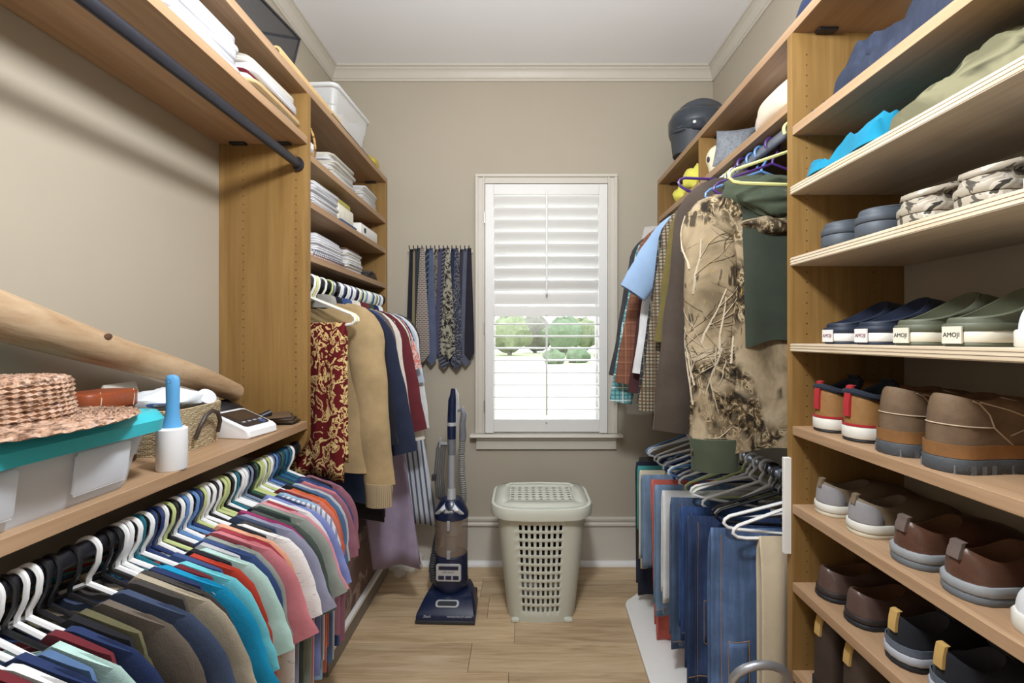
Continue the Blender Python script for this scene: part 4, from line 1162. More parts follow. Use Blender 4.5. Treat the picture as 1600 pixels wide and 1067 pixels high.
# --- clog shelf: navy pair, olive pair with lettered heel tags
def clog(name, label, group, loc, rz, m, ml, mt, ink, band_c):
    def ex(g, rim, rings):
        for k in range(3):
            for s in (1, -1):
                place('vent_rim', MB().tube([(0.0045*math.cos(PI*e_/5), 0.0045*math.sin(PI*e_/5), 0.002) for e_ in range(10)], 0.0012, 5, closed=True), m, g, loc=(0.155+0.03*k, s*0.022, 0.0905-0.011*k), rot=(0, 0.35, 0))
    g = shoe(name, label, group, loc, rz, m, m_rub_white, ml, L=0.285, W=0.108, heel=0.054, instep=0.118, dip=0.0, rise=2.0, xo=(0.002, 0.165), wo=0.094, bulge=1.6,
         sole_layers=[(0, 0.008, m, 0.003), (0.008, 0.030, mt, 0.004), (0.030, 0.046, m, 0.005)], tag_text='AMOJI', tag_mat=(mt, ink), band=(band_c, 0.017, 0.0195), extras=ex, cat='clog')
    return g
m_navy_foam = plain('foam_navy', rgb(34,42,60), 0.6, var=0.05); m_olive_foam = plain('foam_olive', rgb(92,96,78), 0.6, var=0.06)
m_tagw = plain('foam_white', rgb(228,226,222), 0.5, var=0.02); m_tagc = plain('foam_cream', rgb(222,216,198), 0.5, var=0.02)
for i, d in enumerate((1.29, 1.163)):
    clog('clog', 'navy foam clog with white sole, %s' % ('against the tower panel' if i == 0 else 'next to the olive clog'), 'navy clogs', (0.858, d, SH['clog']), 0.04, m_navy_foam, m_line_navy, m_tagw, plain('print_red', rgb(120,40,60), 0.6), m_navy_foam)
for i, d in enumerate((1.037, 0.914)):
    clog('clog', 'olive foam clog with cream sole, %s' % ('next to the navy clog' if i == 0 else 'on the outside of its pair'), 'olive clogs', (0.856, d, SH['clog']), 0.03, m_olive_foam, m_line_olive, m_tagc, plain('print_black', rgb(30,36,34), 0.6), m_olive_foam)
shoe('canvas_shoe', 'pale shoe at the end of the clog shelf', None, (0.868, 0.79, SH['clog']), 0.0, fabric('white_canvas', rgb(220,222,226)), m_rub_white, m_line_grey, heel=0.075, instep=0.085)
# --- foam shelf: thick grey slides, camouflage clogs, a pale blue shoe
m_slide = plain('foam_grey', rgb(74,80,88), 0.6, var=0.06)
for i, d in enumerate((1.312, 1.175)):
    shoe('slide_sandal', 'thick dark grey foam slide, %s' % ('against the tower panel' if i == 0 else 'next to the camouflage clog'), 'grey foam slides', (0.862, d, SH['foam']), 0.0, m_slide, m_slide, m_slide, L=0.285, W=0.112, heel=0.075, instep=0.085, xo=(0.004, 0.15), wo=0.085, bulge=1.6,
         sole_layers=[(0, 0.012, m_slide, -0.002), (0.012, 0.042, m_slide, 0.004), (0.044, 0.062, m_slide, 0.004)], cat='sandal')
m_camoclog = printed('clog_camo', [(0.0, rgb(76,70,62)), (0.42, rgb(158,148,132)), (0.56, rgb(182,174,160)), (0.64, rgb(60,56,50))], 28, 1.0, 3, stretch=(0.5,1,1), rough=0.5)
for i, d in enumerate((1.03, 0.89)):
    shoe('clog', 'camouflage-print foam clog with back strap, %s' % ('next to the grey slide' if i == 0 else 'next to the pale blue shoe'), 'camouflage clogs', (0.858, d, SH['foam']), 0.04, m_camoclog, m_camoclog, m_camoclog, L=0.29, W=0.114, heel=0.058, instep=0.10, xo=(0.004, 0.155), wo=0.088, bulge=1.8, cat='clog',
         sole_layers=[(0, 0.026, m_camoclog, 0.003), (0.027, 0.045, m_camoclog, 0.005)],
         extras=lambda g, rim, rings: place('heel_strap', MB().loft([[Vector((x, y_, z)) for x, y_, z in r_] for r_ in ([(0.13,-0.05,0.078),(0.06,-0.05,0.072),(0.012,-0.03,0.062),(0.004,0,0.06),(0.012,0.03,0.062),(0.06,0.05,0.072),(0.13,0.05,0.078)], [(0.13,-0.048,0.094),(0.06,-0.048,0.086),(0.014,-0.028,0.076),(0.006,0,0.074),(0.014,0.028,0.076),(0.06,0.048,0.086),(0.13,0.048,0.094)])], False, False, False), m_camoclog, g, solid=0.003))
shoe('slipper', 'pale blue slipper at the end of the foam clog shelf', None, (0.862, 0.765, SH['foam']), 0.0, fabric('slipper_blue', rgb(132,148,170)), plain('slipper_sole', rgb(222,224,226), 0.6), fabric('slipper_blue', rgb(132,148,170)), W=0.115, heel=0.07, instep=0.085, xo=(0.006,0.14), wo=0.08)
# ---------------------------------------------------------------- things lying on shelves
def rbox(w, d, h, r=0.01, n=4, top_in=0.0):
    """rounded-corner block, origin at its base centre"""
    def rr(w, d, r):
        pts = []
        for cx, cy, a0 in ((w/2-r, d/2-r, 0), (-w/2+r, d/2-r, PI/2), (-w/2+r, -d/2+r, PI), (w/2-r, -d/2+r, 1.5*PI)):
            for k in range(n+1):
                a = a0+PI/2*k/n; pts.append((cx+r*math.cos(a), cy+r*math.sin(a)))
        return pts
    e = min(h*0.25, 0.006)
    return MB().loft([[Vector((x, y_, z)) for x, y_ in rr(w-2*i, d-2*i, max(r-i, 0.001))] for z, i in ((0, e*0.6), (e, 0), (h-e, top_in), (h, top_in+e*0.6))])
_sheet = {}
def folded(w, d, h, seed=0, lines_=3):
    """folded cloth or sheaf: a soft slab with layered edges"""
    key = (round(w,3), round(d,3), round(h,3), seed)
    if key in _sheet: return _sheet[key]
    rr = random.Random(seed); q = MB(); z = 0
    n = 24; rings = []
    m = lines_*4
    for k in range(m+1):
        a = k/m
        ins = 0.003*(0.5+0.5*math.cos(a*lines_*2*PI)) + (0.004 if k in (0, m) else 0)
        ring = []
        for i in range(n):
            t = 2*PI*i/n
            c, s = math.cos(t), math.sin(t)
            p = 0.16
            x = (w/2-ins)*math.copysign(abs(c)**p, c); y_ = (d/2-ins)*math.copysign(abs(s)**p, s)
            ring.append(Vector((x+rr.uniform(-0.001,0.001), y_+rr.uniform(-0.001,0.001), h*a+0.002*math.sin(3*t+seed)*a)))
        rings.append(ring)
    _sheet[key] = q.loft(rings).mesh('folded', 50)
    return _sheet[key]
def stack(name, cat, label, group, x, y, z, items, seed=0):
    """items: (w, d, h, material, label or None); each is a thing of its own resting on the one below"""
    rr = random.Random(seed)
    for k, it in enumerate(items):
        w, d, h, m = it[:4]
        lb = it[4] if len(it) > 4 and it[4] else label
        nm = it[5] if len(it) > 5 else name
        dx = it[6] if len(it) > 6 else 0
        o = place(nm, folded(w, d, h, (seed+k) % 5, 2 if h < 0.02 else 3), m, loc=(x+rr.uniform(-0.008,0.008)+dx, y+rr.uniform(-0.006,0.006), z), rot=(0, 0, rr.uniform(-0.04,0.04)))
        tag(o, lb, cat, group); z += h-0.0015
    return z
m_lin = fabric('white_linen', rgb(214,214,218), 0.03); m_lin2 = fabric('off_white_linen', rgb(208,204,194), 0.04)
m_man = plain('manila', rgb(222,196,150), 0.8, var=0.06); m_redc = fabric('red_cover', rgb(138,40,58)); m_cream = fabric('cream_linen', rgb(222,206,178), 0.05)
ZS = 2.185
XSH = -1.0
G1 = 'white linens on the long upper shelf'
for k, (yc, n, hh) in enumerate(((0.62, 7, 0.017), (0.96, 8, 0.016), (1.255, 8, 0.0155))):
    stack('folded_linen', 'linen', ('white folded linen in the pile nearest the door', 'white folded linen in the middle pile of the long shelf', 'white folded linen in the pile next to the manila envelope')[k], G1, XSH-0.005, yc, ZS, [(0.30+0.01*math.sin(j*2.0), 0.275 if k else 0.34, hh, m_lin) for j in range(n)], k)
stack('folded_linen', 'linen', None, 'stack beside the tower panel on the long upper shelf', XSH-0.003, 1.60, ZS,
      [(0.30, 0.34, 0.012, m_lin, 'thin white linen at the bottom of the envelope stack'), (0.30, 0.34, 0.012, m_lin2, 'off-white linen under the manila envelope'),
       (0.31, 0.33, 0.014, m_man, 'manila envelope sticking out of the white stack', 'envelope'), (0.28, 0.31, 0.022, m_lin, 'thick white sheaf between the envelope and red cover'),
       (0.29, 0.32, 0.006, m_redc, 'thin dark red folder in the white stack', 'folder'), (0.29, 0.31, 0.028, m_lin, 'thick white sheaf lying on the red folder'),
       (0.28, 0.30, 0.026, m_lin2, 'topmost off-white sheaf of the envelope stack')], 4)
# tower shelf under the top board
Z1 = 2.13
G2, G3, G4 = 'linens on the top linen shelf', 'linens on the middle linen shelf', 'linens on the bottom linen shelf'
bk = thing('handled_basket', 'small wicker basket with tall bentwood handle and white cloth', 'basket', (-0.97, 1.93, Z1))
m_wick = printed('wicker_honey', [(0.0, rgb(120,84,46)), (0.45, rgb(186,144,88)), (0.6, rgb(206,168,112))], 60, 0.5, 2, stretch=(1,1,2.5))
def woven(rx, ry, h, taper=0.9, rows=7, n=28, amp=0.0022):
    q = MB(); rings = []
    for k in range(rows*4+1):
        a = k/(rows*4); s = taper+(1-taper)*a
        ring = []
        for i in range(n):
            t = 2*PI*i/n; c, sn = math.cos(t), math.sin(t); p = 0.45
            b = amp*math.sin(k*PI/2)*(1 if i % 2 else -1)
            ring.append(Vector(((rx*s+b)*math.copysign(abs(c)**p, c), (ry*s+b)*math.copysign(abs(sn)**p, sn), h*a)))
        rings.append(ring)
    inner = [[Vector((p.x*0.92, p.y*0.92, p.z)) for p in rings[-1]], [Vector((p.x*0.9, p.y*0.9, 0.012)) for p in rings[0]]]
    return q.loft(rings+inner)
place('body', woven(0.085, 0.075, 0.07), m_wick, bk)
place('handle', MB().tube([(0.06*math.cos(a)+0.04, 0.0, 0.06+0.115*math.sin(a)) for a in [PI*k/16 for k in range(17)]], 0.005, 6), m_wick, bk)
q = MB(); rings = []
def crumple(rx, ry, rz, seed, n=18, m=9, amp=0.22):
    rr = random.Random(seed); ph = [rr.uniform(0,6) for _ in range(6)]; rings = []
    for k in range(m+1):
        a = -PI/2+PI*k/m; cq = max(math.cos(a), 0.04); r_ = []
        for i in range(n):
            t = 2*PI*i/n
            s = 1+amp*(0.5*math.sin(2*t+ph[0]+a*2)+0.35*math.sin(5*t+ph[1]-3*a)+0.3*math.sin(3*t+ph[2]+5*a))+rr.uniform(-amp,amp)*0.25
            r_.append(Vector((rx*s*cq*math.cos(t), ry*s*cq*math.sin(t), rz*(s*math.sin(a)))))
        rings.append(r_)
    return MB().loft(rings)
tag(place('white_cloth', crumple(0.07, 0.065, 0.05, 3), m_lin, loc=(-0.955, 1.93, Z1+0.065)), 'crumpled white cloth in the small handled basket', 'cloth')
stack('folded_linen', 'linen', 'off-white napkin in the tall pile beside the handled basket', G2, -0.985, 2.19, Z1, [(0.27+0.012*math.sin(j*1.7), 0.28, 0.0125, m_lin2 if j % 3 else m_lin) for j in range(9)], 2)
stack('folded_linen', 'linen', 'white napkin in the short pile at the wall end', G2, -0.975, 2.56, Z1, [(0.25+0.01*math.sin(j*1.3), 0.24, 0.013, m_lin2 if j % 2 else m_lin) for j in range(7)], 6)
Z2 = 1.945
stack('folded_linen', 'linen', 'crisp white linen in the pile beside the green box', G3, -0.985, 1.99, Z2, [(0.28, 0.27, 0.0145, m_lin) for j in range(7)], 1)
m_blue_f = fabric('blue_folder', rgb(48,74,120))
tag(place('folder', rbox(0.27, 0.20, 0.012, 0.004), m_blue_f, loc=(-0.98, 2.245, Z2)), 'blue folder under the cream box', 'folder')
tag(place('box', rbox(0.25, 0.19, 0.075, 0.004), plain('cream_box', rgb(226,220,204), 0.6), loc=(-0.985, 2.245, Z2+0.012)), 'cream cardboard box lying on the blue folder', 'box')
tag(place('box', rbox(0.24, 0.18, 0.03, 0.004), plain('olive_box', rgb(176,166,88), 0.6), loc=(-0.99, 2.235, Z2+0.087)), 'flat olive yellow box on top of the cream box', 'box')
bx = thing('box', 'long white carton lying near the wall end of the shelf', 'box', (-0.965, 2.555, Z2))
place('carton', rbox(0.23, 0.27, 0.062, 0.003), plain('carton_white', rgb(232,230,226), 0.5, var=0.02), bx)
place('label', MB().box(0.1155, 0.1165, -0.09, -0.06, 0.02, 0.045), plain('label_dark', rgb(60,60,64), 0.6), bx)
Z3 = 1.732
m_tick = striped('ticking', rgb(224,222,222), rgb(110,120,150), 60, 0.35, 1)
m_tick2 = striped('ticking_pink', rgb(226,220,222), rgb(176,96,116), 60, 0.35, 1)
stack('folded_linen', 'linen', None, G4, -0.985, 2.035, Z3, [(0.28, 0.33, 0.011, m_tick2, 'pink striped towel at the bottom of the linen pile'), (0.28, 0.33, 0.013, m_tick, 'blue striped towel above the pink striped one'), (0.28, 0.32, 0.013, m_tick, 'blue striped towel under the white linens'),
      (0.28, 0.30, 0.026, m_lin, 'thick white linen on the striped towels'), (0.27, 0.30, 0.026, m_lin, 'white linen in the middle of the striped towel pile'), (0.27, 0.29, 0.022, m_lin, 'topmost white linen over the striped towels')], 3)
stack('folded_linen', 'linen', 'white linen in the pile topped by a brown book', G4, -0.98, 2.345, Z3, [(0.26, 0.21, 0.0155, m_lin2 if j % 2 else m_lin) for j in range(7)], 8)
tag(place('book', rbox(0.24, 0.19, 0.012, 0.003), leather('book_brown', rgb(84,60,48)), loc=(-0.985, 2.345, Z3+7*0.014+0.001)), 'thin brown book lying on the white linen pile', 'book')
for k in range(4):
    tag(place('leather_wallet', rbox(0.18, 0.16-0.01*k, 0.012, 0.006), (leather('wallet_black', rgb(34,32,34)), leather('wallet_brown', rgb(58,44,38)))[k % 2], loc=(-0.95, 2.63+0.006*k, Z3+0.0118*k), rot=(0,0,0.1*k-0.15)),
        ('black leather wallet at the bottom of the pile', 'dark brown wallet second from the bottom', 'black wallet lying on a dark brown one', 'topmost dark brown wallet in the pile')[k], 'wallet', 'wallets on the bottom linen shelf')
gl = thing('sunglasses', 'dark sunglasses lying on the wallet pile', 'sunglasses', (-0.93, 2.64, Z3+0.0482), 0.2)
for s in (-1, 1):
    place('lens', MB().lathe([(0.026,0),(0.026,0.003)], 16).xform(Matrix.Scale(0.8, 4, (1,0,0))), m_line_dark, gl, loc=(0, s*0.032, 0.001))
    place('arm', MB().tube([(0,s*0.062,0.006),(-0.06,s*0.06,0.012),(-0.11,s*0.05,0.004)], 0.002, 5), m_black, gl)
place('bridge', MB().tube([(0,-0.062,0.005),(0.006,0,0.008),(0,0.062,0.005)], 0.002, 5), m_black, gl)

# ---- on the top board, left
ZTB = 2.385
m_mesh = printed('black_mesh', [(0.0, rgb(30,32,36)), (0.5, rgb(52,56,62)), (0.62, rgb(24,26,30))], 160, 0.2, 2, rough=0.5)
fr = thing('laundry_bag', 'black mesh pop-up bag with wire edges leaning on the top board', 'bag', (-1.0, 1.36, ZTB))
P4 = [(0.085,0.46,0.06),(0.07,0.56,0.26),(-0.12,0.52,0.27),(-0.14,0.40,0.05)]
Q4 = [(0.145,-0.45,0.0),(0.11,-0.42,0.14),(-0.12,-0.42,0.18),(-0.15,-0.45,0.0)]
rings = []
for k in range(9):
    a = k/8
    rings.append([Vector(p)*a+Vector(q_)*(1-a)+Vector((0,0,-0.03*math.sin(PI*a)*(1 if i in (1,2) else 0))) for i, (p, q_) in enumerate(zip(P4, Q4))])
place('mesh_panel', MB().loft(rings), clear('mesh_black', rgb(44,46,52), 0.62, 0.7), fr)
place('wire_edge', MB().tube(P4, 0.006, 6, closed=True), m_black, fr)
for i in (0, 1, 2): place('wire_edge', MB().tube([P4[i], ((P4[i][0]+Q4[i][0])/2, (P4[i][1]+Q4[i][1])/2, (P4[i][2]+Q4[i][2])/2-(0.03 if i else 0)), Q4[i]], 0.006, 6), m_black, fr)
tube_ = thing('poster_roll', 'long tan rolled paper tube lying along the top board edge', 'roll', (-0.875, 0, ZTB+0.026))
m_roll = plain('kraft_roll', rgb(214,180,128), 0.75, var=0.05)
place('paper', MB().tube([(0,1.63,0),(-0.005,2.17,0.0)], 0.024, 16), m_roll, tube_)
place('core', MB().tube([(0,1.625,0),(0,1.64,0)], 0.014, 12), m_line_brown, tube_)
tag(place('photo_frame', rbox(0.05, 0.62, 0.02, 0.002), m_black, loc=(-0.875, 2.37, ZTB)), 'long flat black frame at the edge under the clear bin', 'frame')
cb = thing('plastic_bin', 'clear plastic storage bin lying on its side on the top board', 'bin', (-1.0, 2.36, ZTB+0.03), 0, rot=(0, 0, -0.05))
m_clearbin = clear('clear_bin', (0.90, 0.92, 0.94, 1), 0.34, 0.2)
def tub(w, d, h, taper, r=0.03, wall=True):
    def rr(w, d, r):
        pts = []
        for cx, cy, a0 in ((w/2-r, d/2-r, 0), (-w/2+r, d/2-r, PI/2), (-w/2+r, -d/2+r, PI), (w/2-r, -d/2+r, 1.5*PI)):
            for k in range(6):
                a = a0+PI/2*k/5; pts.append((cx+r*math.cos(a), cy+r*math.sin(a)))
        return pts
    R = []
    for z, s, g_ in ((0, taper-0.03, 0), (0.012, taper, 0), (h*0.5, (1+taper)/2-0.01, 0), (h*0.52, (1+taper)/2+0.01, 0), (h-0.012, 1, 0), (h-0.01, 1.04, 0), (h, 1.04, 0)):
        R.append([Vector((x*s, y_*s, z)) for x, y_ in rr(w, d, r)])
    return R
place('tub', MB().loft(tub(0.27, 0.40, 0.17, 0.86), True, False), m_clearbin, cb, solid=0.003)
place('rim', MB().tube(tub(0.27, 0.40, 0.17, 0.86)[-1], 0.008, 6, closed=True), clear('clear_rim', (0.93,0.94,0.95,1), 0.7, 0.25), cb)
tag(place('folded_cloth', folded(0.16, 0.20, 0.10, 2), fabric('cream_bin_cloth', rgb(230,214,196)), loc=(-0.985, 2.40, ZTB+0.036)), 'cream folded cloth inside the clear bin', 'cloth')
tag(place('folded_cloth', crumple(0.07, 0.06, 0.05, 8), fabric('pink_bin_cloth', rgb(206,150,130)), loc=(-1.0, 2.255, ZTB+0.085)), 'pinkish crumpled cloth inside the clear bin', 'cloth')
tag(place('yellow_cloth', crumple(0.06, 0.08, 0.045, 5), fabric('mustard', rgb(200,176,60)), loc=(-0.92, 2.755, ZTB+0.052)), 'small mustard yellow cloth behind the clear bin', 'cloth')

# ---- on the shelf above the shirts
ZL = 1.076
# bare log leaning along the wall
lg = thing('log', 'long bare peeled log leaning along the wall', 'log')
A, B = Vector((-1.085, 1.735, 1.195)), Vector((-1.125, 0.10, 1.745))
q = MB(); path = []; rad = []
for k in range(25):
    a = k/24
    p = A.lerp(B, a); path.append(p+Vector((0.004*math.sin(5*a*PI), 0, 0.006*math.sin(3.3*a*PI)))); rad.append(0.034+0.020*min(1, a*1.6)+0.0015*math.sin(17*a))
t = NT('peeled_wood'); v = t.coords((16, 2.2, 5))
dirn = (B-A).normalized()
f_ = t.noise(v, 1.6, 6, 0.65, 0.6); v2 = t.coords((60, 4, 14)); f2 = t.noise(v2, 1.5, 4)
col = t.ramp(t.math('ADD', t.math('MULTIPLY', f_, 0.6), t.math('MULTIPLY', f2, 0.4)), [(0.28, rgb(112,84,58)), (0.45, rgb(172,142,110)), (0.7, rgb(200,176,146))])
t.bump(f2, 0.4, 0.006)
place('trunk', MB().tube(path, rad, 18), t.done(col, 0.75, 0, 0.2), lg)
for a, s in ((0.34, 1.0), (0.17, 0.5), (0.62, 0.8)):
    p = A.lerp(B, a); k = int(a*24); r_ = rad[k]
    place('knot', MB().ball((0,0,0), 0.004, 0.013*s, 0.008*s, 10, 6), plain('knot', rgb(84,56,34), 0.8), lg, loc=p+Vector((r_*0.86, 0, r_*0.5)), rot=(0.3, -0.4, 0))
# teal-lidded bin with a straw hat
bin_ = thing('storage_bin', 'clear plastic storage bin with teal lid under the straw hat', 'bin', (-0.985, 0.80, ZL))
m_frost = clear('frosted_plastic', rgb(238,243,252), 0.55, 0.3)
BW, BD, BH = 0.30, 0.56, 0.13
place('tub', MB().loft(tub(BW-0.03, BD-0.03, BH, 0.88, 0.05), True, False), m_frost, bin_, solid=0.003)
R = []
for z, s in ((BH-0.012, 0.0), (BH-0.016, 0.012), (BH+0.010, 0.016), (BH+0.028, 0.004), (BH+0.030, -0.01), (BH+0.023, -0.02)):
    r = 0.05+s; w, d = BW+2*s, BD+2*s; pts = []
    for cx, cy, a0 in ((w/2-r, d/2-r, 0), (-w/2+r, d/2-r, PI/2), (-w/2+r, -d/2+r, PI), (w/2-r, -d/2+r, 1.5*PI)):
        for k in range(8):
            a = a0+PI/2*k/7; pts.append(Vector((cx+r*math.cos(a), cy+r*math.sin(a), z)))
    R.append(pts)
place('lid', MB().loft(R), plain('teal_plastic', rgb(56,184,198), 0.35, var=0.04), bin_)
for yv in (-0.09, 0.13):
    place('embossed_panel', rbox(0.006, 0.12, 0.085, 0.002), m_frost, bin_, loc=(0.132, yv, 0.022), rot=(0, 0.12, 0))
tag(place('packed_cloth', crumple(0.095, 0.20, 0.05, 9), fabric('pale_grey_cloth', rgb(222,226,234)), loc=(-0.985, 0.79, ZL+0.058)), 'pale cloth packed inside the teal-lidded bin', 'cloth')
def straw():
    t = NT('braided_straw'); v = t.coords()
    vor = t.n('ShaderNodeTexVoronoi'); vor.inputs['Scale'].default_value = 78; mp = t.coords((1, 1, 1.6)); t.link(mp, vor.inputs['Vector'])
    c = t.ramp(t.noise(v, 55, 3, 0.6, 1.0), [(0.28, rgb(124,88,68)), (0.42, rgb(180,142,116)), (0.6, rgb(202,170,148)), (0.75, rgb(188,164,162))])
    c = t.mix(t.ramp(vor.outputs['Distance'], [(0.45, (0,0,0,1)), (0.85, (0.85,0.85,0.85,1))]), c, rgb(70,44,34))  # dark brown painted in as the shade of gaps in the braid
    t.bump(vor.outputs['Distance'], -1.0, 0.01)
    return t.done(c, 0.85, 0, 0.2)
m_straw = straw()
hat = thing('straw_hat', 'braided straw sun hat lying on the teal lid', 'hat', (-0.955, 0.835, ZL+BH+0.0315))
def hat_ring(r, z, wob=0.0, n=168, row_=0):
    out = []
    for i in range(n):
        b = 0.0022*math.sin(2*PI*42*i/n+row_*2.2)*(1 if r > 0.03 else 0)      # plaits
        out.append(Vector(((r+b)*math.cos(2*PI*i/n)*0.92, (r+b)*math.sin(2*PI*i/n)*1.06, z+b*0.8+wob*math.sin(2*2*PI*i/n+0.6))))
    return out
rg = [(0.100,0.004)]
prof = []
for k in range(14):                                  # brim rows, each braid a small ridge
    r0 = 0.205-0.0075*k; zz = 0.003+0.0065*(k/13)
    prof += [(r0, zz, 0.002), (r0-0.0035, zz+0.004, 0.002), (r0-0.0068, zz+0.0005, 0.002)]
place('brim', MB().loft([hat_ring(r_, z, w_, row_=i_) for i_, (r_, z, w_) in enumerate([(0.19, 0.0, 0.0)]+prof)], False, False), m_straw, hat, solid=0.002)
prof = []
for k in range(9):
    z0 = 0.006+0.0085*k; r0 = 0.105-0.0008*k
    prof += [(r0, z0), (r0+0.004, z0+0.004), (r0, z0+0.0083)]
for r_, z in ((0.098,0.086),(0.088,0.090),(0.08,0.0885),(0.07,0.092),(0.06,0.09),(0.05,0.093),(0.04,0.091),(0.028,0.094),(0.012,0.0935)): prof.append((r_, z))
place('crown', MB().loft([hat_ring(r_, z, row_=i_) for i_, (r_, z) in enumerate(prof)], False, True), m_straw, hat)
# cognac leather pouch behind the hat
pw = thing('leather_pouch', 'cognac leather zip pouch with tan stitching behind the hat', 'pouch', (-1.075, 1.165, ZL+0.145), 0.0)
m_cog = leather('cognac', rgb(142,66,34), 0.15, 0.4)
place('body', rbox(0.10, 0.16, 0.045, 0.03), m_cog, pw, bevel=0.004)
for yv in (-0.05, 0.045): place('stitching', MB().tube([(0.052, yv, 0.004), (0.0505, yv+0.006, 0.03), (0.045, yv+0.008, 0.046)], 0.0012, 4), m_seam, pw)
place('zip', MB().tube([(-0.03,0.081,0.024),(0.03,0.081,0.024)], 0.003, 6), m_brass, pw)
tag(place('brown_case', rbox(0.13, 0.13, 0.146, 0.02), leather('case_dark', rgb(82,52,36)), loc=(-1.085, 1.165, ZL)), 'dark brown case under the cognac pouch', 'case')
# seagrass basket with brown loop handles
sb = thing('seagrass_basket', 'pale woven seagrass basket with dark loop handles', 'basket', (-1.05, 1.36, ZL), 0.08)
def weave_mat():
    t = NT('seagrass'); v = t.coords()
    sep = t.n('ShaderNodeSeparateXYZ'); t.link(v, sep.inputs[0])
    br = t.n('ShaderNodeTexBrick'); br.offset = 0.5
    cm = t.n('ShaderNodeCombineXYZ'); t.link(t.math('ADD', sep.outputs[0], sep.outputs[1]), cm.inputs[0]); t.link(t.math('ADD', sep.outputs[2], t.math('MULTIPLY', t.noise(v, 90, 2), 0.006)), cm.inputs[1]); t.link(cm.outputs[0], br.inputs['Vector'])
    br.inputs['Scale'].default_value = 62; br.inputs['Mortar Size'].default_value = 0.07; br.inputs['Mortar Smooth'].default_value = 1.0; br.inputs['Brick Width'].default_value = 0.75; br.inputs['Row Height'].default_value = 0.30
    br.inputs['Color1'].default_value = rgb(226,210,178); br.inputs['Color2'].default_value = rgb(200,180,142); br.inputs['Mortar'].default_value = rgb(112,90,60)  # darker mortar colour paints shade into the crevices of the weave
    t.bump(br.outputs['Fac'], -0.8, 0.006)
    return t.done(br.outputs['Color'], 0.85, 0, 0.2)
m_sea = weave_mat()
place('body', woven(0.105, 0.125, 0.125, 0.92, 9, 64, 0.0032), m_sea, sb)
for s in (1, -1):
    place('handle', MB().tube([(s*0.112, -0.055, 0.035), (s*0.122, -0.05, 0.07), (s*0.126, -0.03, 0.098), (s*0.127, 0, 0.108), (s*0.126, 0.03, 0.098), (s*0.122, 0.05, 0.07), (s*0.112, 0.055, 0.035)], 0.006, 8), leather('handle_dark', rgb(62,50,44)), sb)
m_towel = printed('towel_blue', [(0.0, rgb(226,232,238)), (0.58, rgb(226,232,238)), (0.62, rgb(88,128,190)), (0.68, rgb(218,228,238))], 5, 0.5, 1, stretch=(1,1,5))
tag(place('folded_towel', crumple(0.085, 0.105, 0.035, 14, 26, 10, 0.14), m_towel, loc=(-1.055, 1.365, ZL+0.14)), 'white and blue folded towel heaped in the seagrass basket', 'towel')
tag(place('paper_bag', rbox(0.012, 0.12, 0.07, 0.004), m_lin2, loc=(-1.125, 1.305, ZL+0.128), rot=(0.0, -0.25, 0.1)), 'white paper bag standing up behind the towel', 'paper bag')
tag(place('tissue_roll', MB().lathe([(0.012,0),(0.026,0.002),(0.027,0.05),(0.012,0.053)], 18), m_lin, loc=(-1.01, 1.435, ZL+0.115), rot=(0.3, 0.9, 0)), 'small white roll in the corner of the seagrass basket', 'roll')
# lint roller in a white holder
lr = thing('lint_roller', 'lint roller with blue handle standing in its white cover', 'lint roller', (-0.868, 1.14, ZL))
place('cover', MB().lathe([(0.031,0),(0.0325,0.003),(0.0325,0.10),(0.029,0.103),(0.01,0.104)], 28), plain('white_plastic', rgb(236,236,238), 0.4, var=0.01), lr)
place('lip', MB().box(-0.036, -0.028, -0.014, 0.0, 0.088, 0.097), plain('white_plastic', rgb(236,236,238), 0.4), lr, bevel=0.002)
sect = [(0.0, 0.024, 0.02), (0.02, 0.018, 0.016), (0.04, 0.0155, 0.012), (0.07, 0.0155, 0.011), (0.10, 0.016, 0.011), (0.122, 0.0165, 0.011), (0.130, 0.013, 0.009), (0.133, 0.006, 0.005)]
place('grip', MB().loft([[Vector((a*math.cos(2*PI*i/16)+0.002*math.sin(h*20), b*math.sin(2*PI*i/16), 0.10+h)) for i in range(16)] for h, a, b in sect]), plain('blue_plastic', rgb(92,160,212), 0.4, var=0.03), lr)
place('hang_ring', MB().tube([(0.004*math.cos(PI*e_/6), 0, 0.004*math.sin(PI*e_/6)) for e_ in range(12)], 0.001, 5, closed=True), plain('blue_plastic', rgb(92,160,212), 0.4), lr, loc=(0.002, -0.0105, 0.218))
# blood pressure monitor
bp = thing('blood_pressure_monitor', 'white blood pressure monitor with dark slanted screen', 'monitor', (-0.935, 1.545, ZL), -0.15)
out = [(-0.075, 0), (0.07, 0), (0.074, 0.006), (0.072, 0.024), (0.06, 0.034), (-0.055, 0.078), (-0.072, 0.078), (-0.078, 0.06)]
place('housing', MB().loft([[Vector((x*k, yv, z*kz)) for x, z in out] for yv, k, kz in ((-0.068, 0.93, 0.92), (-0.064, 1, 1), (0.064, 1, 1), (0.068, 0.93, 0.92))]), plain('white_plastic', rgb(236,236,238), 0.4), bp, bevel=0.003)
sl = math.atan2(0.078-0.034, 0.115)
scr = place('screen', rbox(0.108, 0.112, 0.002, 0.012), plain('dark_screen', rgb(46,44,48), 0.15, var=0.05), bp, loc=(0.004, 0.0, 0.0562), rot=(0, sl, 0))
place('display', MB().box(-0.045, 0.012, -0.042, 0.042, 0.002, 0.0026), plain('display_glass', rgb(66,54,46), 0.12, var=0.04), scr)
for k in range(4): place('button', MB().box(0.022, 0.03, -0.042+0.024*k, -0.028+0.024*k, 0.002, 0.0032), plain('button_grey', rgb(150,152,160), 0.5), scr)
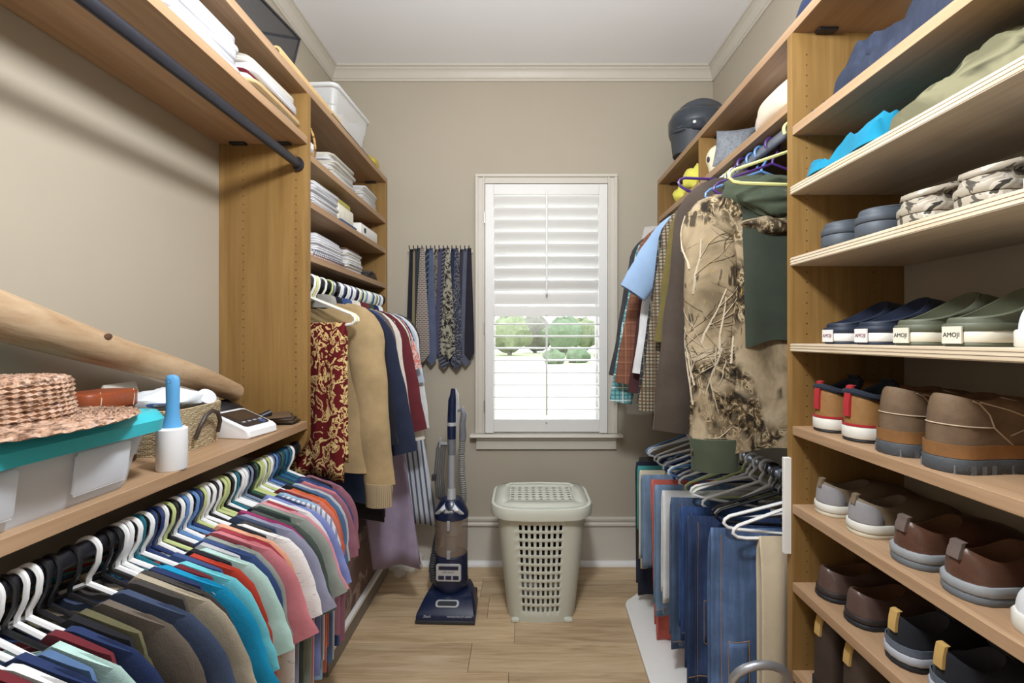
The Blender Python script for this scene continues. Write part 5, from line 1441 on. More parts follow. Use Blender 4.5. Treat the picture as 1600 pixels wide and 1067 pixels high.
place('button', MB().lathe([(0.011,0.002),(0.011,0.0038),(0.006,0.0042)], 16), plain('button_blue', rgb(58,84,130), 0.4), scr, loc=(0.042, 0.03, 0))
# black bag and a fan of cards behind the basket
tag(place('black_pouch', crumple(0.06, 0.11, 0.05, 21, 20, 10, 0.12), leather('pouch_black', rgb(30,30,34)), loc=(-1.10, 1.665, ZL+0.046)), 'black soft pouch on which the log rests', 'pouch')
for k in range(6):
    tag(place('card_sleeve', rbox(0.10, 0.07, 0.004, 0.003), leather('sleeve_%s' % ('brown' if k % 2 else 'black'), rgb(96,76,56) if k % 2 else rgb(38,36,36)), loc=(-0.905-0.003*k, 1.745-0.006*k, ZL+0.0055+0.0058*k), rot=(0.03*k, 0, 0.12*k)),
        ('black leather card sleeve in the fanned stack', 'brown leather card sleeve in the fanned stack')[k % 2], 'card sleeve', 'fanned card sleeves beside the tower panel')
tag(place('pen_case', MB().tube([(-1.0,1.63,ZL+0.012),(-0.93,1.70,ZL+0.05)], 0.011, 10), m_black, None), 'black pen case leaning on the card sleeves', 'pen case')
# ---------------------------------------------------------------- laundry hamper, vacuum, ties, floor things
m_sage = plain('sage_plastic', rgb(204,205,191), 0.45, var=0.02, scale=4)
HX, HY = 0.093, 2.43
ham = thing('laundry_hamper', 'pale sage plastic laundry hamper with slotted sides and lid', 'hamper', (HX, HY, 0))
def rrect(w, d, r, nc, front):
    """perimeter starting at the front left, front edge split by the x list"""
    pts = [(x, -d/2) for x in front]
    for cx, cy, a0 in ((w/2-r, -d/2+r, -PI/2), (w/2-r, d/2-r, 0)):
        for k in range(nc+1):
            a = a0+PI/2*k/nc; pts.append((cx+r*math.cos(a), cy+r*math.sin(a)))
    pts += [(x, d/2) for x in front[::-1]]
    for cx, cy, a0 in ((-w/2+r, d/2-r, PI/2), (-w/2+r, -d/2+r, PI)):
        for k in range(nc+1):
            a = a0+PI/2*k/nc; pts.append((cx+r*math.cos(a), cy+r*math.sin(a)))
    return pts
NCOL, NROW = 8, 11
fx = [-0.5+k/(2*NCOL) for k in range(2*NCOL+1)]
zl = [0.0, 0.025]
for k in range(NROW):
    zl += [0.055+0.041*k, 0.055+0.041*k+0.026]
zl += [0.515, 0.53]
def ham_ring(z):
    a = z/0.53
    w = 0.340+0.105*a; d = 0.265+0.075*a
    hw = 0.175+0.045*a                           # width of the slotted field
    bow = 0.03
    pts = rrect(w, d, 0.07, 5, [f*hw/0.5*0.52 for f in fx])
    out = []
    for x, y_ in pts:
        b = bow*(1-min(1, abs(x)/(w/2))**2)
        out.append(Vector((x, y_-b if y_ < 0 else y_+b*0.5, z)))
    return out
q = MB(); rings = [ham_ring(z) for z in zl]; n = len(rings[0])
vs = [p for r_ in rings for p in r_]; fs = []
nf = len(fx)
back0 = nf+12
for k in range(len(zl)-1):
    hole_row = 2 <= k < 2+2*NROW and (k-2) % 2 == 0
    for i in range(n):
        j = (i+1) % n
        front_hole = i < nf-1 and i % 2 == 0
        back_hole = back0 <= i < back0+nf-1 and (i-back0) % 2 == 0
        if hole_row and (front_hole or back_hole): continue
        fs.append((k*n+i, k*n+j, (k+1)*n+j, (k+1)*n+i))
fs.append(tuple(range(n))[::-1])
q.add(vs, fs)
place('tub', q, m_sage, ham, solid=0.004)
lid = [(0.525, 0.0), (0.522, 0.022), (0.556, 0.026), (0.572, 0.020), (0.578, 0.006)]
def lid_ring(z, g, w=0.462, d=0.352):
    out = []
    W_, D_ = w+2*g, d+2*g
    for x, y_ in rrect(W_, D_, 0.085+g, 7, [f*0.28 for f in fx]):
        b = 0.026*(1-min(1, abs(x)/(W_/2))**2)
        out.append(Vector((x, y_-b if y_ < 0 else y_+b*0.3, z)))
    return out
place('lid_skirt', MB().loft([lid_ring(z, g) for z, g in lid], False, False), m_sage, ham, solid=0.003)
# lid top as a grid with square holes, joined to the skirt's inner edge
top_ = lid_ring(0.578, 0.006)
def uneven(a, b, cells, frac):
    out = [a]; p = (b-a)/(cells+(1-frac)/1.0*0+0.0001)
    for k in range(cells):
        out += [a+p*(k+(1-frac)*0.5), a+p*(k+(1-frac)*0.5+frac)]
    return out+[b]
gx = uneven(-0.165, 0.165, 9, 0.42); gy = uneven(-0.11, 0.10, 6, 0.42); NX, NY = len(gx), len(gy)
q = MB(); vs = []; fs = []
for yv in gy:
    for xv in gx: vs.append(Vector((xv, yv, 0.582)))
for j in range(NY-1):
    for i in range(NX-1):
        if i % 2 == 1 and j % 2 == 1 or False: continue
        a = j*NX+i; fs.append((a, a+1, a+NX+1, a+NX))
q.add(vs, fs)
per = [Vector((x, gy[0], 0.582)) for x in gx]+[Vector((gx[-1], y_, 0.582)) for y_ in gy[1:]]+[Vector((x, gy[-1], 0.582)) for x in gx[::-1][1:]]+[Vector((gx[0], y_, 0.582)) for y_ in gy[::-1][1:-1]]
# ring between the grid and the rounded edge
import bisect
def near_ang(lst, a): return min(range(len(lst)), key=lambda i: abs((math.atan2(lst[i].y/0.35, lst[i].x/0.46)-a+PI) % (2*PI)-PI))
ring2 = []
for p in per:
    a = math.atan2(p.y/0.352, p.x/0.462)
    c, s = math.cos(a), math.sin(a)
    ex = 0.36
    x = 0.236*math.copysign(abs(c)**ex, c); y_ = 0.181*math.copysign(abs(s)**ex, s)
    b = 0.026*(1-min(1, abs(x)/0.237)**2)
    ring2.append(Vector((x, y_-b if y_ < 0 else y_+b*0.3, 0.579)))
q.loft([per, ring2], False, False)
place('lid', q, m_sage, ham, solid=0.003)
place('lid_ridge', MB().tube([(-0.19, 0.12, 0.582), (-0.16, 0.146, 0.586), (0, 0.155, 0.587), (0.16, 0.146, 0.586), (0.19, 0.12, 0.582)], 0.006, 6), m_sage, ham)
for s in (-1, 1):
    place('foot', MB().box(s*0.13-0.02, s*0.13+0.02, -0.165, -0.14, 0, 0.018), m_sage, ham, bevel=0.004)
LAUN = [('light grey', fabric('laundry_grey', rgb(150,148,148)), (-0.062, 0, 0.100, 0.075, 0.105, 0.088)), ('dark grey', fabric('laundry_dark', rgb(52,52,58)), (0.0, 0.0, 0.262, 0.125, 0.115, 0.066)), ('black', fabric('black', SHIRT['black']), (0.0, 0.0, 0.388, 0.13, 0.12, 0.055)), ('pale striped', m_stripe_grey, (0.0, 0.0, 0.482, 0.13, 0.12, 0.036)), ('beige', fabric('beige', SHIRT['beige']), (0.078, 0, 0.105, 0.056, 0.10, 0.09))]
for k, (c_, m_, (x, y_, z, a, b, c2)) in enumerate(LAUN):
    tag(place('dirty_laundry', crumple(a, b, c2, 30+k, 22, 12, 0.11), m_, loc=(HX+x, HY+y_, z)), '%s crumpled laundry seen through the hamper slots' % c_, 'laundry', 'laundry in the hamper')

# ---- upright vacuum cleaner
VX, VY = -0.375, 2.42
vac = thing('vacuum_cleaner', 'navy and grey upright vacuum cleaner with clear dust bin', 'vacuum', (VX, VY, 0), -0.03)
vac.scale = (1, 1, 0.925)
m_vnavy = plain('vacuum_navy', rgb(26,35,64), 0.25, var=0.05); m_vgrey = plain('vacuum_grey', rgb(152,154,158), 0.35, var=0.04)
m_vdark = plain('vacuum_charcoal', rgb(46,48,54), 0.5); m_vsil = plain('vacuum_silver', rgb(196,198,202), 0.3, 0.3, var=0.03)
m_bin = clear('smoky_bin', rgb(150,132,116), 0.55, 0.15)
out = [(-0.145,-0.17),(0.145,-0.17),(0.148,-0.15),(0.14,0.0),(0.12,0.06),(-0.12,0.06),(-0.14,0.0),(-0.148,-0.15)]
place('floor_head', MB().loft([[Vector((x*k, y_*ky+oy, z)) for x, y_ in out] for z, k, ky, oy in ((0.006,0.99,1,0),(0.035,1.0,1,0),(0.045,0.98,0.97,0),(0.085,0.84,0.72,0.03),(0.105,0.74,0.55,0.045))]), m_vnavy, vac, bevel=0.004)
place('bumper', MB().box(-0.147, 0.147, -0.176, -0.168, 0.006, 0.022), m_vdark, vac, bevel=0.003)
place('head_panel', MB().loft([[Vector((x, y_, z)) for x, y_, z in r_] for r_ in ([(-0.088,-0.155,0.047),(0.088,-0.155,0.047),(0.088,-0.152,0.05),(-0.088,-0.152,0.05)], [(-0.07,-0.06,0.094),(0.07,-0.06,0.094),(0.07,-0.055,0.097),(-0.07,-0.055,0.097)], [(-0.05,-0.01,0.116),(0.05,-0.01,0.116),(0.05,-0.005,0.118),(-0.05,-0.005,0.118)])]), m_vgrey, vac, bevel=0.003)
sl = math.atan2(0.047, 0.095)
place('brush_window', rbox(0.118, 0.042, 0.006, 0.016), m_vsil, vac, loc=(0, -0.113, 0.073), rot=(sl, 0, 0))
place('brush_window_glass', rbox(0.098, 0.026, 0.008, 0.010), m_vdark, vac, loc=(0, -0.113, 0.073), rot=(sl, 0, 0))
text('Shark', 0.016, m_vsil, vac, (-0.09, -0.168, 0.0405), (math.radians(60), 0, 0), shear=0.2)
text('NAVIGATOR LIFT-AWAY', 0.011, m_vsil, vac, (0.07, -0.168, 0.0405), (math.radians(60), 0, 0))
for s in (-1, 1):
    place('wheel', MB().lathe([(0.03,0),(0.034,0.004),(0.034,0.02),(0.03,0.024)], 18).xform(Matrix.Rotation(PI/2, 4, 'Y')), m_vdark, vac, loc=(s*0.115-0.012, 0.05, 0.034))
def vring(z, rx, ry, n=24, oy=0.0): return [Vector((rx*math.cos(2*PI*i/n), ry*math.sin(2*PI*i/n)+oy, z)) for i in range(n)]
place('motor_base', MB().loft([vring(0.10,0.078,0.07),vring(0.13,0.092,0.08),(vring(0.17,0.086,0.078)),vring(0.295,0.085,0.078),vring(0.30,0.08,0.072)]), m_vnavy, vac)
fr_ = place('filter_grille', rbox(0.128, 0.095, 0.008, 0.012), m_vsil, vac, loc=(0, -0.0745, 0.225), rot=(PI/2, 0, 0))
place('vent', MB().box(-0.05, 0.05, 0.016, 0.036, 0.006, 0.0095), m_vnavy, fr_)
for k in range(3): place('vent', MB().box(-0.052+0.037*k, -0.022+0.037*k, -0.037, -0.016, 0.006, 0.0095), m_vnavy, fr_)
text('LIFT-AWAY', 0.012, m_vdark, fr_, (0, 0.002, 0.0085), (0, 0, 0))
place('dust_bin', MB().loft([vring(0.302,0.080,0.074),vring(0.32,0.085,0.078),vring(0.49,0.087,0.080),vring(0.505,0.086,0.079)], True, True), m_bin, vac)
place('cyclone', MB().loft([vring(0.31,0.03,0.03),vring(0.40,0.036,0.036),vring(0.41,0.05,0.05),vring(0.50,0.054,0.054)]), m_vgrey, vac)
place('latch', MB().box(-0.01, 0.01, -0.088, -0.074, 0.30, 0.345), m_vgrey, vac, bevel=0.003)
place('latch', MB().box(-0.008, 0.008, -0.09, -0.078, 0.455, 0.51), m_vgrey, vac, bevel=0.003)
place('top_cap', MB().loft([vring(0.505,0.089,0.082),vring(0.525,0.09,0.084),vring(0.55,0.08,0.078),vring(0.59,0.062,0.062),vring(0.605,0.05,0.05)]), m_vnavy, vac)
place('carry_handle', MB().loft([[Vector((x, y_, z)) for x, y_, z in r_] for r_ in ([(-0.076,-0.06,0.535),(0.076,-0.06,0.535),(0.076,-0.05,0.54),(-0.076,-0.05,0.54)], [(-0.05,-0.073,0.562),(0.05,-0.073,0.562),(0.05,-0.05,0.566),(-0.05,-0.05,0.566)], [(-0.022,-0.05,0.60),(0.022,-0.05,0.60),(0.022,-0.03,0.605),(-0.022,-0.03,0.605)])]), m_vsil, vac, bevel=0.003)
bd = place('badge', rbox(0.058, 0.026, 0.004, 0.012), m_vdark, vac, loc=(0, -0.0715, 0.556), rot=(math.radians(62), 0, 0))
text('Shark', 0.018, m_tagw, bd, (0, 0, 0.0043), (0, 0, 0), shear=0.15)
place('wand_socket', MB().tube([(0,-0.005,0.59),(0,0.0,0.66)], [0.026,0.021], 14), m_vsil, vac)
place('wand', MB().tube([(0,0.0,0.64),(0,0.005,0.86)], 0.018, 14), m_vgrey, vac)
place('wand_collar', MB().tube([(0,0.005,0.85),(0,0.006,0.90),(0,0.006,0.94)], [0.019,0.022,0.023], 14), plain('vacuum_mid_grey', rgb(112,114,120), 0.4), vac)
place('handle_lower', MB().tube([(0,0.006,0.935),(0,0.008,1.02)], [0.0225,0.024], 14), m_vnavy, vac)
place('handle_ring', MB().tube([(0,0.008,1.015),(0,0.008,1.035)], 0.0255, 14), m_vsil, vac)
place('handle_grip', MB().tube([(0,0.008,1.03),(0.002,0.006,1.10),(0.004,0.004,1.16),(0.008,0.0,1.19),(0.01,-0.004,1.225)], [0.024,0.023,0.022,0.016,0.012], 14), m_vnavy, vac)
place('handle_back', MB().tube([(0.02,0.014,1.03),(0.026,0.012,1.12),(0.024,0.008,1.19),(0.016,0.0,1.225)], [0.012,0.012,0.012,0.008], 10), m_vsil, vac)
place('hose_nozzle', MB().tube([(0.058,0.0,0.93),(0.060,0.0,0.96),(0.058,0.0,1.03),(0.066,0.002,1.08),(0.055,0.004,1.11),(0.035,0.006,1.10)], [0.018,0.02,0.017,0.018,0.012,0.008], 12), plain('vacuum_mid_grey', rgb(112,114,120), 0.4), vac)
place('nozzle_hook', MB().tube([(0.052,0.0,1.10),(0.064,0.0,1.125)], 0.005, 8), m_vsil, vac)
def ribbed(path, r, n=10, amp=0.12):
    P = [Vector(p) for p in path]; out = []; rad = []
    for a, b in zip(P, P[1:]):
        m = max(2, int((b-a).length/0.006))
        for k in range(m):
            out.append(a.lerp(b, k/m)); rad.append(r*(1+amp*(1 if k % 2 else -1)))
    return MB().tube(out, rad, n)
place('hose', ribbed([(0.058,0.0,0.93),(0.05,0.02,0.85),(0.05,0.035,0.72),(0.055,0.05,0.62),(0.05,0.07,0.55)], 0.017), plain('hose_grey', rgb(128,128,124), 0.55), vac)
place('hose', ribbed([(-0.05,0.07,0.55),(-0.08,0.085,0.4),(-0.105,0.075,0.25),(-0.115,0.06,0.17),(-0.10,0.045,0.10)], 0.02), plain('hose_dark', rgb(70,70,74), 0.55), vac)
place('cord_hook', MB().box(-0.062, -0.02, 0.0, 0.02, 0.905, 0.92).box(-0.066, -0.058, 0.0, 0.02, 0.89, 0.945), m_vgrey, vac, bevel=0.002)
for k in range(5):
    x = -0.03-0.011*k
    place('cord', MB().tube([(x+0.006, 0.01, 0.92), (x-0.006, 0.012, 0.88), (x-0.018, 0.016, 0.74), (x-0.010, 0.03, 0.60), (x+0.01, 0.05, 0.57)], 0.0045, 6), plain('cord_grey', rgb(92,92,96), 0.6), vac)
place('cord_clip', MB().box(-0.106, -0.084, 0.0, 0.02, 0.70, 0.735), m_vdark, vac, bevel=0.003)

# ---- tie rack with neckties on the far wall
TZ, TX0, TX1 = 1.935, -0.70, -0.31
rack = thing('tie_rack', 'white wire tie rack with pegs fixed to the far wall', 'tie rack', (0, YB, 0))
place('rail', MB().box(TX0, TX1, -0.014, -0.001, TZ-0.012, TZ+0.012), m_trim, rack, bevel=0.002)
ties = [('black solid', fabric('tie_black', rgb(38,40,50))), ('tan and navy', striped('tie_tan', rgb(136,122,88), rgb(60,62,76), 5, 0.3, 0)), ('dark green', fabric('tie_green', rgb(52,60,62))),
 ('grey brick-patterned wide', 'brick'), ('navy green striped', striped('tie_ng', rgb(46,52,72), rgb(120,150,140), 40, 0.12, 2, 0.8)), ('muted blue', fabric('tie_blue', rgb(84,92,116))), ('cream medallion', printed('tie_medal', [(0.0, rgb(120,114,102)), (0.5, rgb(64,60,60)), (0.6, rgb(136,130,114))], 30, 1.0, 1)),
 ('slate purple', fabric('tie_purple', rgb(78,74,98))), ('dark wavy', striped('tie_wavy', rgb(54,56,66), rgb(110,114,124), 50, 0.3, 2, 0.5)), ('cream and black mask-patterned', printed('tie_mask', [(0.0, rgb(150,146,128)), (0.46, rgb(40,40,42)), (0.55, rgb(156,150,132)), (0.62, rgb(44,42,44))], 48, 0.3, 0)),
 ('navy', fabric('tie_navy', rgb(44,50,74))), ('silver flecked', printed('tie_fleck', [(0.0, rgb(52,54,66)), (0.5, rgb(126,126,134)), (0.56, rgb(48,50,62))], 70, 0.5, 1)), ('charcoal', fabric('tie_charcoal', rgb(60,58,66))), ('blue-grey narrow', fabric('tie_bg', rgb(88,92,108))), ('black knitted', fabric('tie_knit', rgb(40,38,46)))]
def brick_tie():
    t = NT('tie_brick'); v = t.coords(); sep = t.n('ShaderNodeSeparateXYZ'); t.link(v, sep.inputs[0])
    cm = t.n('ShaderNodeCombineXYZ'); t.link(sep.outputs[0], cm.inputs[0]); t.link(sep.outputs[2], cm.inputs[1])
    br = t.n('ShaderNodeTexBrick'); t.link(cm.outputs[0], br.inputs['Vector']); br.inputs['Scale'].default_value = 22; br.inputs['Mortar Size'].default_value = 0.05
    br.inputs['Color1'].default_value = rgb(84,86,96); br.inputs['Color2'].default_value = rgb(72,74,86); br.inputs['Mortar'].default_value = rgb(168,150,130)
    return t.done(br.outputs['Color'], 0.75)
m_btie = brick_tie()
rnd = random.Random(21)
for k, (c_, m_) in enumerate(ties):
    x = TX0+0.015+(TX1-TX0-0.03)*k/(len(ties)-1)
    place('peg', MB().tube([(x,-0.006,TZ),(x,-0.080,TZ+0.003),(x,-0.086,TZ+0.022)], 0.0032, 6), m_vdark, rack)
    wide = 'wide' in c_ or 'mask' in c_
    Lf = rnd.uniform(0.62, 0.74); Lb = rnd.uniform(0.45, 0.70); wf = 0.088 if wide else rnd.uniform(0.05, 0.072); rz = rnd.uniform(-0.04, 0.04)
    if c_.startswith('tan'): wf, Lf = 0.045, 0.70
    yo = (0.014, -0.004, -0.022)[k % 3] if not wide else -0.040
    g = thing('necktie', '%s necktie hanging on the tie rack' % c_, 'necktie', (x, YB-0.034+yo, TZ+0.008), rz, 'neckties on the tie rack')
    m_ = m_btie if m_ == 'brick' else m_
    def blade(w0, w1, L_, y0, yb):
        pts = [(-w0/2, 0), (-w1*0.42, -L_*0.55), (-w1/2, -L_+w1*0.55), (0, -L_), (w1/2, -L_+w1*0.55), (w1*0.42, -L_*0.55), (w0/2, 0)]
        rows_ = []
        for j in range(13):
            a = j/12; z = -a*(L_-w1*0.55); w = w0+(w1-w0)*min(1, a*1.15)
            bow = 0.005*math.sin(a*PI)
            rows_.append([Vector((-w/2, y0+yb*a, z)), Vector((0, y0+yb*a-0.003-bow*0.5, z)), Vector((w/2, y0+yb*a, z)), Vector((0, y0+yb*a+0.003, z))])
        rows_.append([Vector((-0.003, y0+yb, -L_)), Vector((0, y0+yb-0.004, -L_)), Vector((0.003, y0+yb, -L_)), Vector((0, y0+yb+0.002, -L_))])
        return MB().loft(rows_)
    place('front_blade', blade(0.024, wf, Lf, -0.0045, 0.001), m_, g)
    place('tail_blade', blade(0.022, wf*0.6, Lb, 0.0035, 0.0), m_, g)
    place('fold', MB().tube([(0,-0.006,-0.012),(0,-0.005,-0.002),(0,0,0.003),(0,0.005,-0.002),(0,0.005,-0.012)], 0.010, 8, flat=0.25), m_, g)

# ---- storage chest on a low white platform under the coats
plat = thing('bed_rail_drawer', 'low white-topped drawer box on the floor under the coats', 'drawer', (-0.98, 2.32, 0))
place('box', MB().box(-0.18, 0.178, -0.42, 0.42, 0.0, 0.078), plain('taupe_laminate', rgb(128,118,108), 0.5), plat, bevel=0.002)
place('top', MB().box(-0.185, 0.183, -0.425, 0.425, 0.078, 0.10), m_white, plat, bevel=0.003)
m_chest = printed('mauve_floral', [(0.0, rgb(120,98,90)), (0.55, rgb(132,110,102)), (0.62, rgb(168,148,138)), (0.70, rgb(126,104,96))], 9, 1.5, 3)
ch = thing('storage_chest', 'padded mauve brown floral storage chest under the coats', 'chest', (-0.985, 2.30, 0.10))
place('body', rbox(0.34, 0.74, 0.27, 0.03), m_chest, ch, bevel=0.006)
place('lid', rbox(0.35, 0.75, 0.055, 0.03), m_chest, ch, loc=(0, 0, 0.27), bevel=0.006)
tag(place('shoe_box', rbox(0.20, 0.30, 0.10, 0.004), plain('shoe_box_white', rgb(224,222,220), 0.6), loc=(-0.95, 2.18, 0.425)), 'white shoe box lying on the floral storage chest', 'box')
tag(place('plastic_bag', crumple(0.09, 0.09, 0.075, 51, 22, 12, 0.25), clear('thin_plastic', (0.94,0.95,0.96,1), 0.25, 0.2), loc=(-0.69, 2.715, 0.094)), 'crumpled clear plastic bag by the baseboard', 'bag')

# ---- white board and a tubular hoop on the floor at right
bo = [(0.80, 2.66), (0.545, 2.42), (0.53, 2.385), (0.50, 1.60), (0.83, 1.60), (0.86, 2.0), (0.86, 2.66)]
tag(place('white_board', MB().prism(bo, 0.001, 0.022), plain('white_laminate', rgb(238,236,232), 0.4, var=0.01), bevel=0.003), 'loose white laminate board lying on the floor under the jeans', 'board')
st = thing('step_stool', 'small step stool with bent grey metal hoop in front of the cream trousers', 'step stool', (0.70, 1.33, 0))
m_alu = plain('brushed_aluminium', rgb(176,178,184), 0.35, 0.7, var=0.06)
hp = [(-0.085, 0.03, 0.012)] + [(-0.085, 0.03, z) for z in (0.2, 0.36)] + [(-0.085*math.cos(a), 0.03-0.02*math.sin(a), 0.38+0.07*math.sin(a)) for a in [PI*k/10 for k in range(1, 10)]] + [(0.085, 0.03, z) for z in (0.36, 0.2, 0.012)]
place('hoop', MB().tube(hp, 0.0125, 12), m_alu, st)
place('legs', MB().tube([(-0.07,-0.16,0.012),(-0.075,-0.08,0.19)], 0.011, 10), m_alu, st)
place('legs', MB().tube([(0.07,-0.16,0.012),(0.075,-0.08,0.19)], 0.011, 10), m_alu, st)
place('tread', MB().box(-0.085, 0.085, -0.13, 0.03, 0.18, 0.20), m_vdark, st, bevel=0.004)
for x, yv in ((-0.085,0.03),(0.085,0.03),(-0.07,-0.16),(0.07,-0.16)): place('foot', MB().lathe([(0.016,0),(0.016,0.02),(0.013,0.024)], 12), m_rub_black, st, loc=(x, yv, 0))
# ---------------------------------------------------------------- right side: shelf clothes, cubby and top board
def heap(w, d, h, seed, n=52, m=52, edge=0.3):
    """crumpled cloth heap, w across the shelf, d along it"""
    rr = random.Random(seed); ph = [rr.uniform(0,6) for _ in range(8)]
    top = []; vs = []; fs = []
    for j in range(m+1):
        for i in range(n+1):
            a = -1+2*i/n; b = -1+2*j/m
            rim = (1-abs(a)**4)*(1-abs(b)**4)
            z = h*rim**edge*(0.68+0.16*math.sin(3*a+2*b+ph[0])+0.12*math.sin(7*b-3*a+ph[1])+0.09*math.sin(11*a+5*b+ph[2])+0.05*math.sin(17*b+9*a+ph[3])-0.10*abs(math.sin(6*b+4*a+ph[6]))**0.5+0.035*math.sin(31*a-13*b+ph[7])+0.04*math.sin(14*b+21*a+ph[2])-0.08*abs(math.sin(9*a-7*b+ph[4]))**0.6)
            x = a*w/2*(1+0.05*math.sin(5*b+ph[4])); y_ = b*d/2*(1+0.03*math.sin(6*a+ph[5]))
            vs.append(Vector((x, y_, max(z, 0.001))))
    N = n+1
    for j in range(m):
        for i in range(n): fs.append((j*N+i, j*N+i+1, (j+1)*N+i+1, (j+1)*N+i))
    k = len(vs)
    border = [i for i in range(N)]+[j*N+n for j in range(1, m+1)]+[m*N+i for i in range(n-1, -1, -1)]+[j*N for j in range(m-1, 0, -1)]
    fs.append(tuple(border[::-1]))
    return MB().add(vs, fs)
m_dknavy = denim('navy_wash', rgb(46,52,68))
# navy jeans heaped on the top tower shelf
tag(place('jeans', heap(0.28, 0.54, 0.20, 1), m_dknavy, loc=(0.985, 0.985, TOWER['jeans'][1])), 'navy jeans heaped on the top shelf of the shoe tower', 'jeans')
tag(place('jeans', heap(0.14, 0.135, 0.05, 4), m_dknavy, loc=(0.925, 1.336, TOWER['jeans'][1])), 'navy jeans leg trailing toward the tower panel', 'jeans')
tag(place('shirt', heap(0.24, 0.26, 0.12, 6), fabric('coral', SHIRT['coral']), loc=(0.98, 0.55, TOWER['jeans'][1])), 'coral shirt heaped past the navy jeans', 'shirt')
m_turq = fabric('turquoise_cloth', rgb(20,126,158))
tag(place('folded_shirt', heap(0.29, 0.29, 0.10, 2, 24, 16, 0.2), m_turq, loc=(0.975, 1.225, TOWER['folded'][1])), 'turquoise shirt folded on the pale plywood shelf', 'shirt')
m_khaki = printed('khaki_camo', [(0.0, rgb(66,66,48)), (0.42, rgb(98,94,72)), (0.55, rgb(122,118,92)), (0.66, rgb(58,56,42))], 7, 1.2, 3, 'EASE')
tag(place('trousers', heap(0.30, 0.60, 0.14, 3), m_khaki, loc=(0.99, 0.755, TOWER['folded'][1])), 'khaki trousers heaped beside the turquoise shirt', 'trousers')
# near cubby: cushions, small grey pillow, skull ornament; far cubby: yellow toys
def cushion(w, h, t, n=14, corner=2.6):
    vs = []; fs = []; N = n+1
    for s in (1, -1):
        for j in range(N):
            for i in range(N):
                a = -1+2*i/n; b = -1+2*j/n
                k = ((1-abs(a)**corner)*(1-abs(b)**corner))**0.5
                pinch = 1-0.07*(1-abs(a*b))*0  -0.06*(1-abs(b))*abs(a)**3*0
                x = a*w/2*(1-0.08*(1-abs(b))**0.7*abs(a)); z = b*h/2*(1-0.08*(1-abs(a))**0.7*abs(b))
                vs.append(Vector((x, s*(t/2*k+0.001), z+h/2)))
    for s in range(2):
        o = s*N*N
        for j in range(n):
            for i in range(n):
                f = (o+j*N+i, o+j*N+i+1, o+(j+1)*N+i+1, o+(j+1)*N+i); fs.append(f if s else f[::-1])
    b0 = [i for i in range(N)]+[j*N+n for j in range(1, N)]+[n*N+i for i in range(n-1, -1, -1)]+[j*N for j in range(n-1, 0, -1)]
    for p, q_ in zip(b0, b0[1:]+b0[:1]): fs.append((p, q_, q_+N*N, p+N*N))
    return MB().add(vs, fs)
ZC2 = 2.142
tag(place('cushion', MB().ball((0,0,0), 0.105, 0.21, 0.10, 26, 14), fabric('white_cushion', rgb(226,226,228), 0.04), loc=(1.005, 1.70, ZC2+0.10)), 'plump round white cushion filling the cubby', 'cushion', 'cushions in the cubby')
tag(place('cushion', cushion(0.26, 0.115, 0.08), fabric('cream_cushion', rgb(224,206,184), 0.05), loc=(0.878, 1.59, ZC2+0.003), rot=(0.12, 0, PI/2)), 'cream cushion leaning in front of the round white one', 'cushion', 'cushions in the cubby')
tag(place('pillow', cushion(0.155, 0.165, 0.06), printed('heather_grey', [(0.3, rgb(112,116,122)), (0.6, rgb(136,140,146))], 120, 0, 2, 'LINEAR'), loc=(0.90, 1.99, ZC2+0.002), rot=(-0.12, 0.10, -0.5)), 'small heather grey pillow standing in the cubby', 'pillow')
sk = thing('skull_ornament', 'cream skull ornament with black eye holes in the cubby', 'ornament', (0.895, 2.10, ZC2))
m_bone = plain('bone', rgb(226,216,188), 0.6, var=0.06)
place('cranium', MB().ball((0,0,0.075), 0.058, 0.055, 0.062, 20, 14), m_bone, sk)
place('jaw', MB().loft([vring(0.0,0.03,0.026),vring(0.02,0.038,0.034),vring(0.05,0.042,0.04)]), m_bone, sk, loc=(-0.014, -0.012, 0))
for ox, oy in ((-0.048, -0.010), (-0.022, -0.043)): place('eye_socket', MB().ball((0,0,0), 0.013, 0.013, 0.016, 12, 8), m_line_dark, sk, loc=(ox, oy, 0.068))
m_yel = fabric('bright_yellow', rgb(226,220,96), 0.12)
for k, (x, yv, r_, lb) in enumerate(((0.885, 2.34, 0.085, 'larger bright yellow crumpled bundle in the far cubby'), (0.875, 2.53, 0.06, 'smaller bright yellow crumpled bundle beside the larger one'))):
    tag(place('yellow_bundle', crumple(r_*0.75, r_, r_*0.72, 60+k, 24, 14, 0.22), m_yel, loc=(x, yv, ZC2+r_*0.80)), lb, 'bundle')
ZTR = 2.375
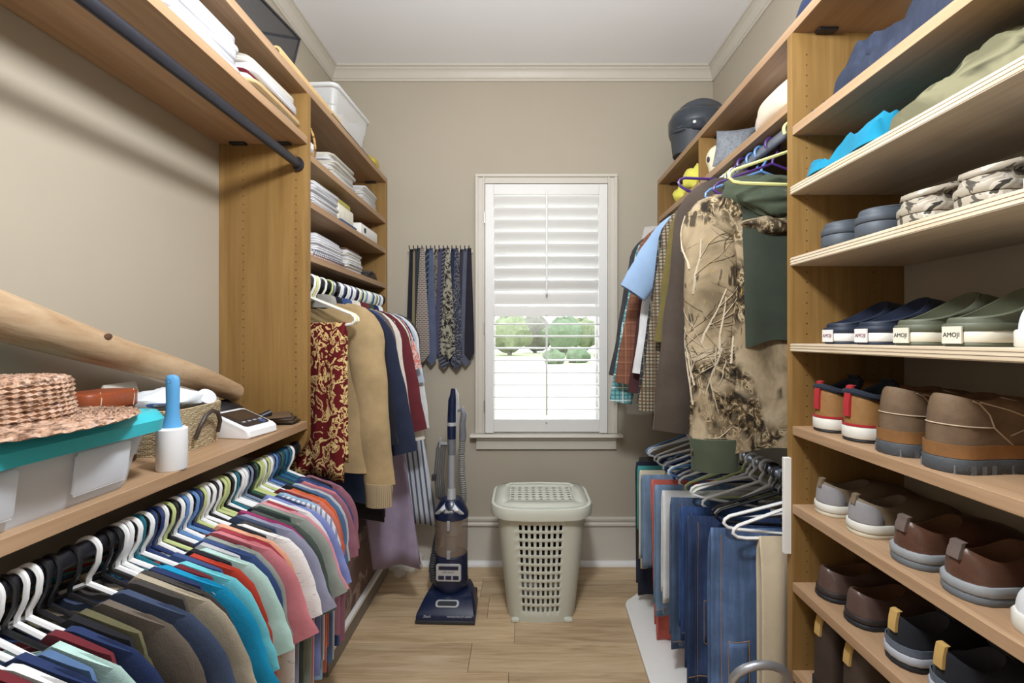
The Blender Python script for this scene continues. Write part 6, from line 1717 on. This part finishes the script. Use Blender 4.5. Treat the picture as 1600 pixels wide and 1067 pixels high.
# motorcycle helmet on the top board
hm = thing('helmet', 'matt dark grey full-face helmet with visor on the top board', 'helmet', (0.955, 2.52, ZTR+0.006), 0.25)
hm.scale = (1.2, 1.2, 1.15); hm.rotation_euler = (0.12, 0.0, 0.6)
m_helm = plain('helmet_grey', rgb(62,66,72), 0.55, var=0.04); m_vis = plain('visor', rgb(52,58,66), 0.12, var=0.03)
rings = []
for k in range(15):
    a = k/14; z = 0.255*a
    w = 0.125*math.sqrt(max(0.0, 1-((z-0.13)/0.135)**2)) if z > 0.13 else 0.125*(0.80+0.20*(z/0.13))
    w = max(w, 0.006); n = 30
    rings.append([Vector((w*(1.14+(0.10*max(0, -math.cos(2*PI*i/n)) if z < 0.11 else 0))*math.cos(2*PI*i/n), w*math.sin(2*PI*i/n), z)) for i in range(n)])
place('shell', MB().loft(rings), m_helm, hm)
rings = []
for z, g_ in ((0.085, 1.01), (0.10, 1.05), (0.15, 1.06), (0.185, 1.04), (0.195, 1.0)):
    w = 0.125*math.sqrt(max(0.0, 1-((z-0.13)/0.135)**2)) if z > 0.13 else 0.125*(0.80+0.20*(z/0.13))
    rings.append([Vector((-w*1.17*g_*math.cos(b), w*1.02*g_*math.sin(b), z)) for b in [-1.35+2.7*i/16 for i in range(17)]])
place('visor', MB().loft(rings, False, False, False), m_vis, hm, solid=0.003)
place('visor_tab', MB().tube([(-0.145,-0.03,0.09),(-0.155,0.0,0.086),(-0.145,0.03,0.09)], 0.004, 6), m_line_dark, hm)
tag(place('cap', MB().lathe([(0.08,0),(0.082,0.02),(0.07,0.05),(0.04,0.07),(0.005,0.076)], 20), fabric('rust_cap', rgb(170,92,66)), loc=(0.95, 1.66, ZTR)), 'rust brown cap lying on the top board', 'cap')
tag(place('cap', MB().lathe([(0.085,0),(0.088,0.02),(0.075,0.06),(0.04,0.08),(0.005,0.086)], 20), fabric('navy_cap', rgb(44,54,84)), loc=(0.93, 1.40, ZTR)), 'navy cap lying on the top board above the tower', 'cap')
# branch print and maker's mark, printed flat on the camouflage jacket, are part of its cloth
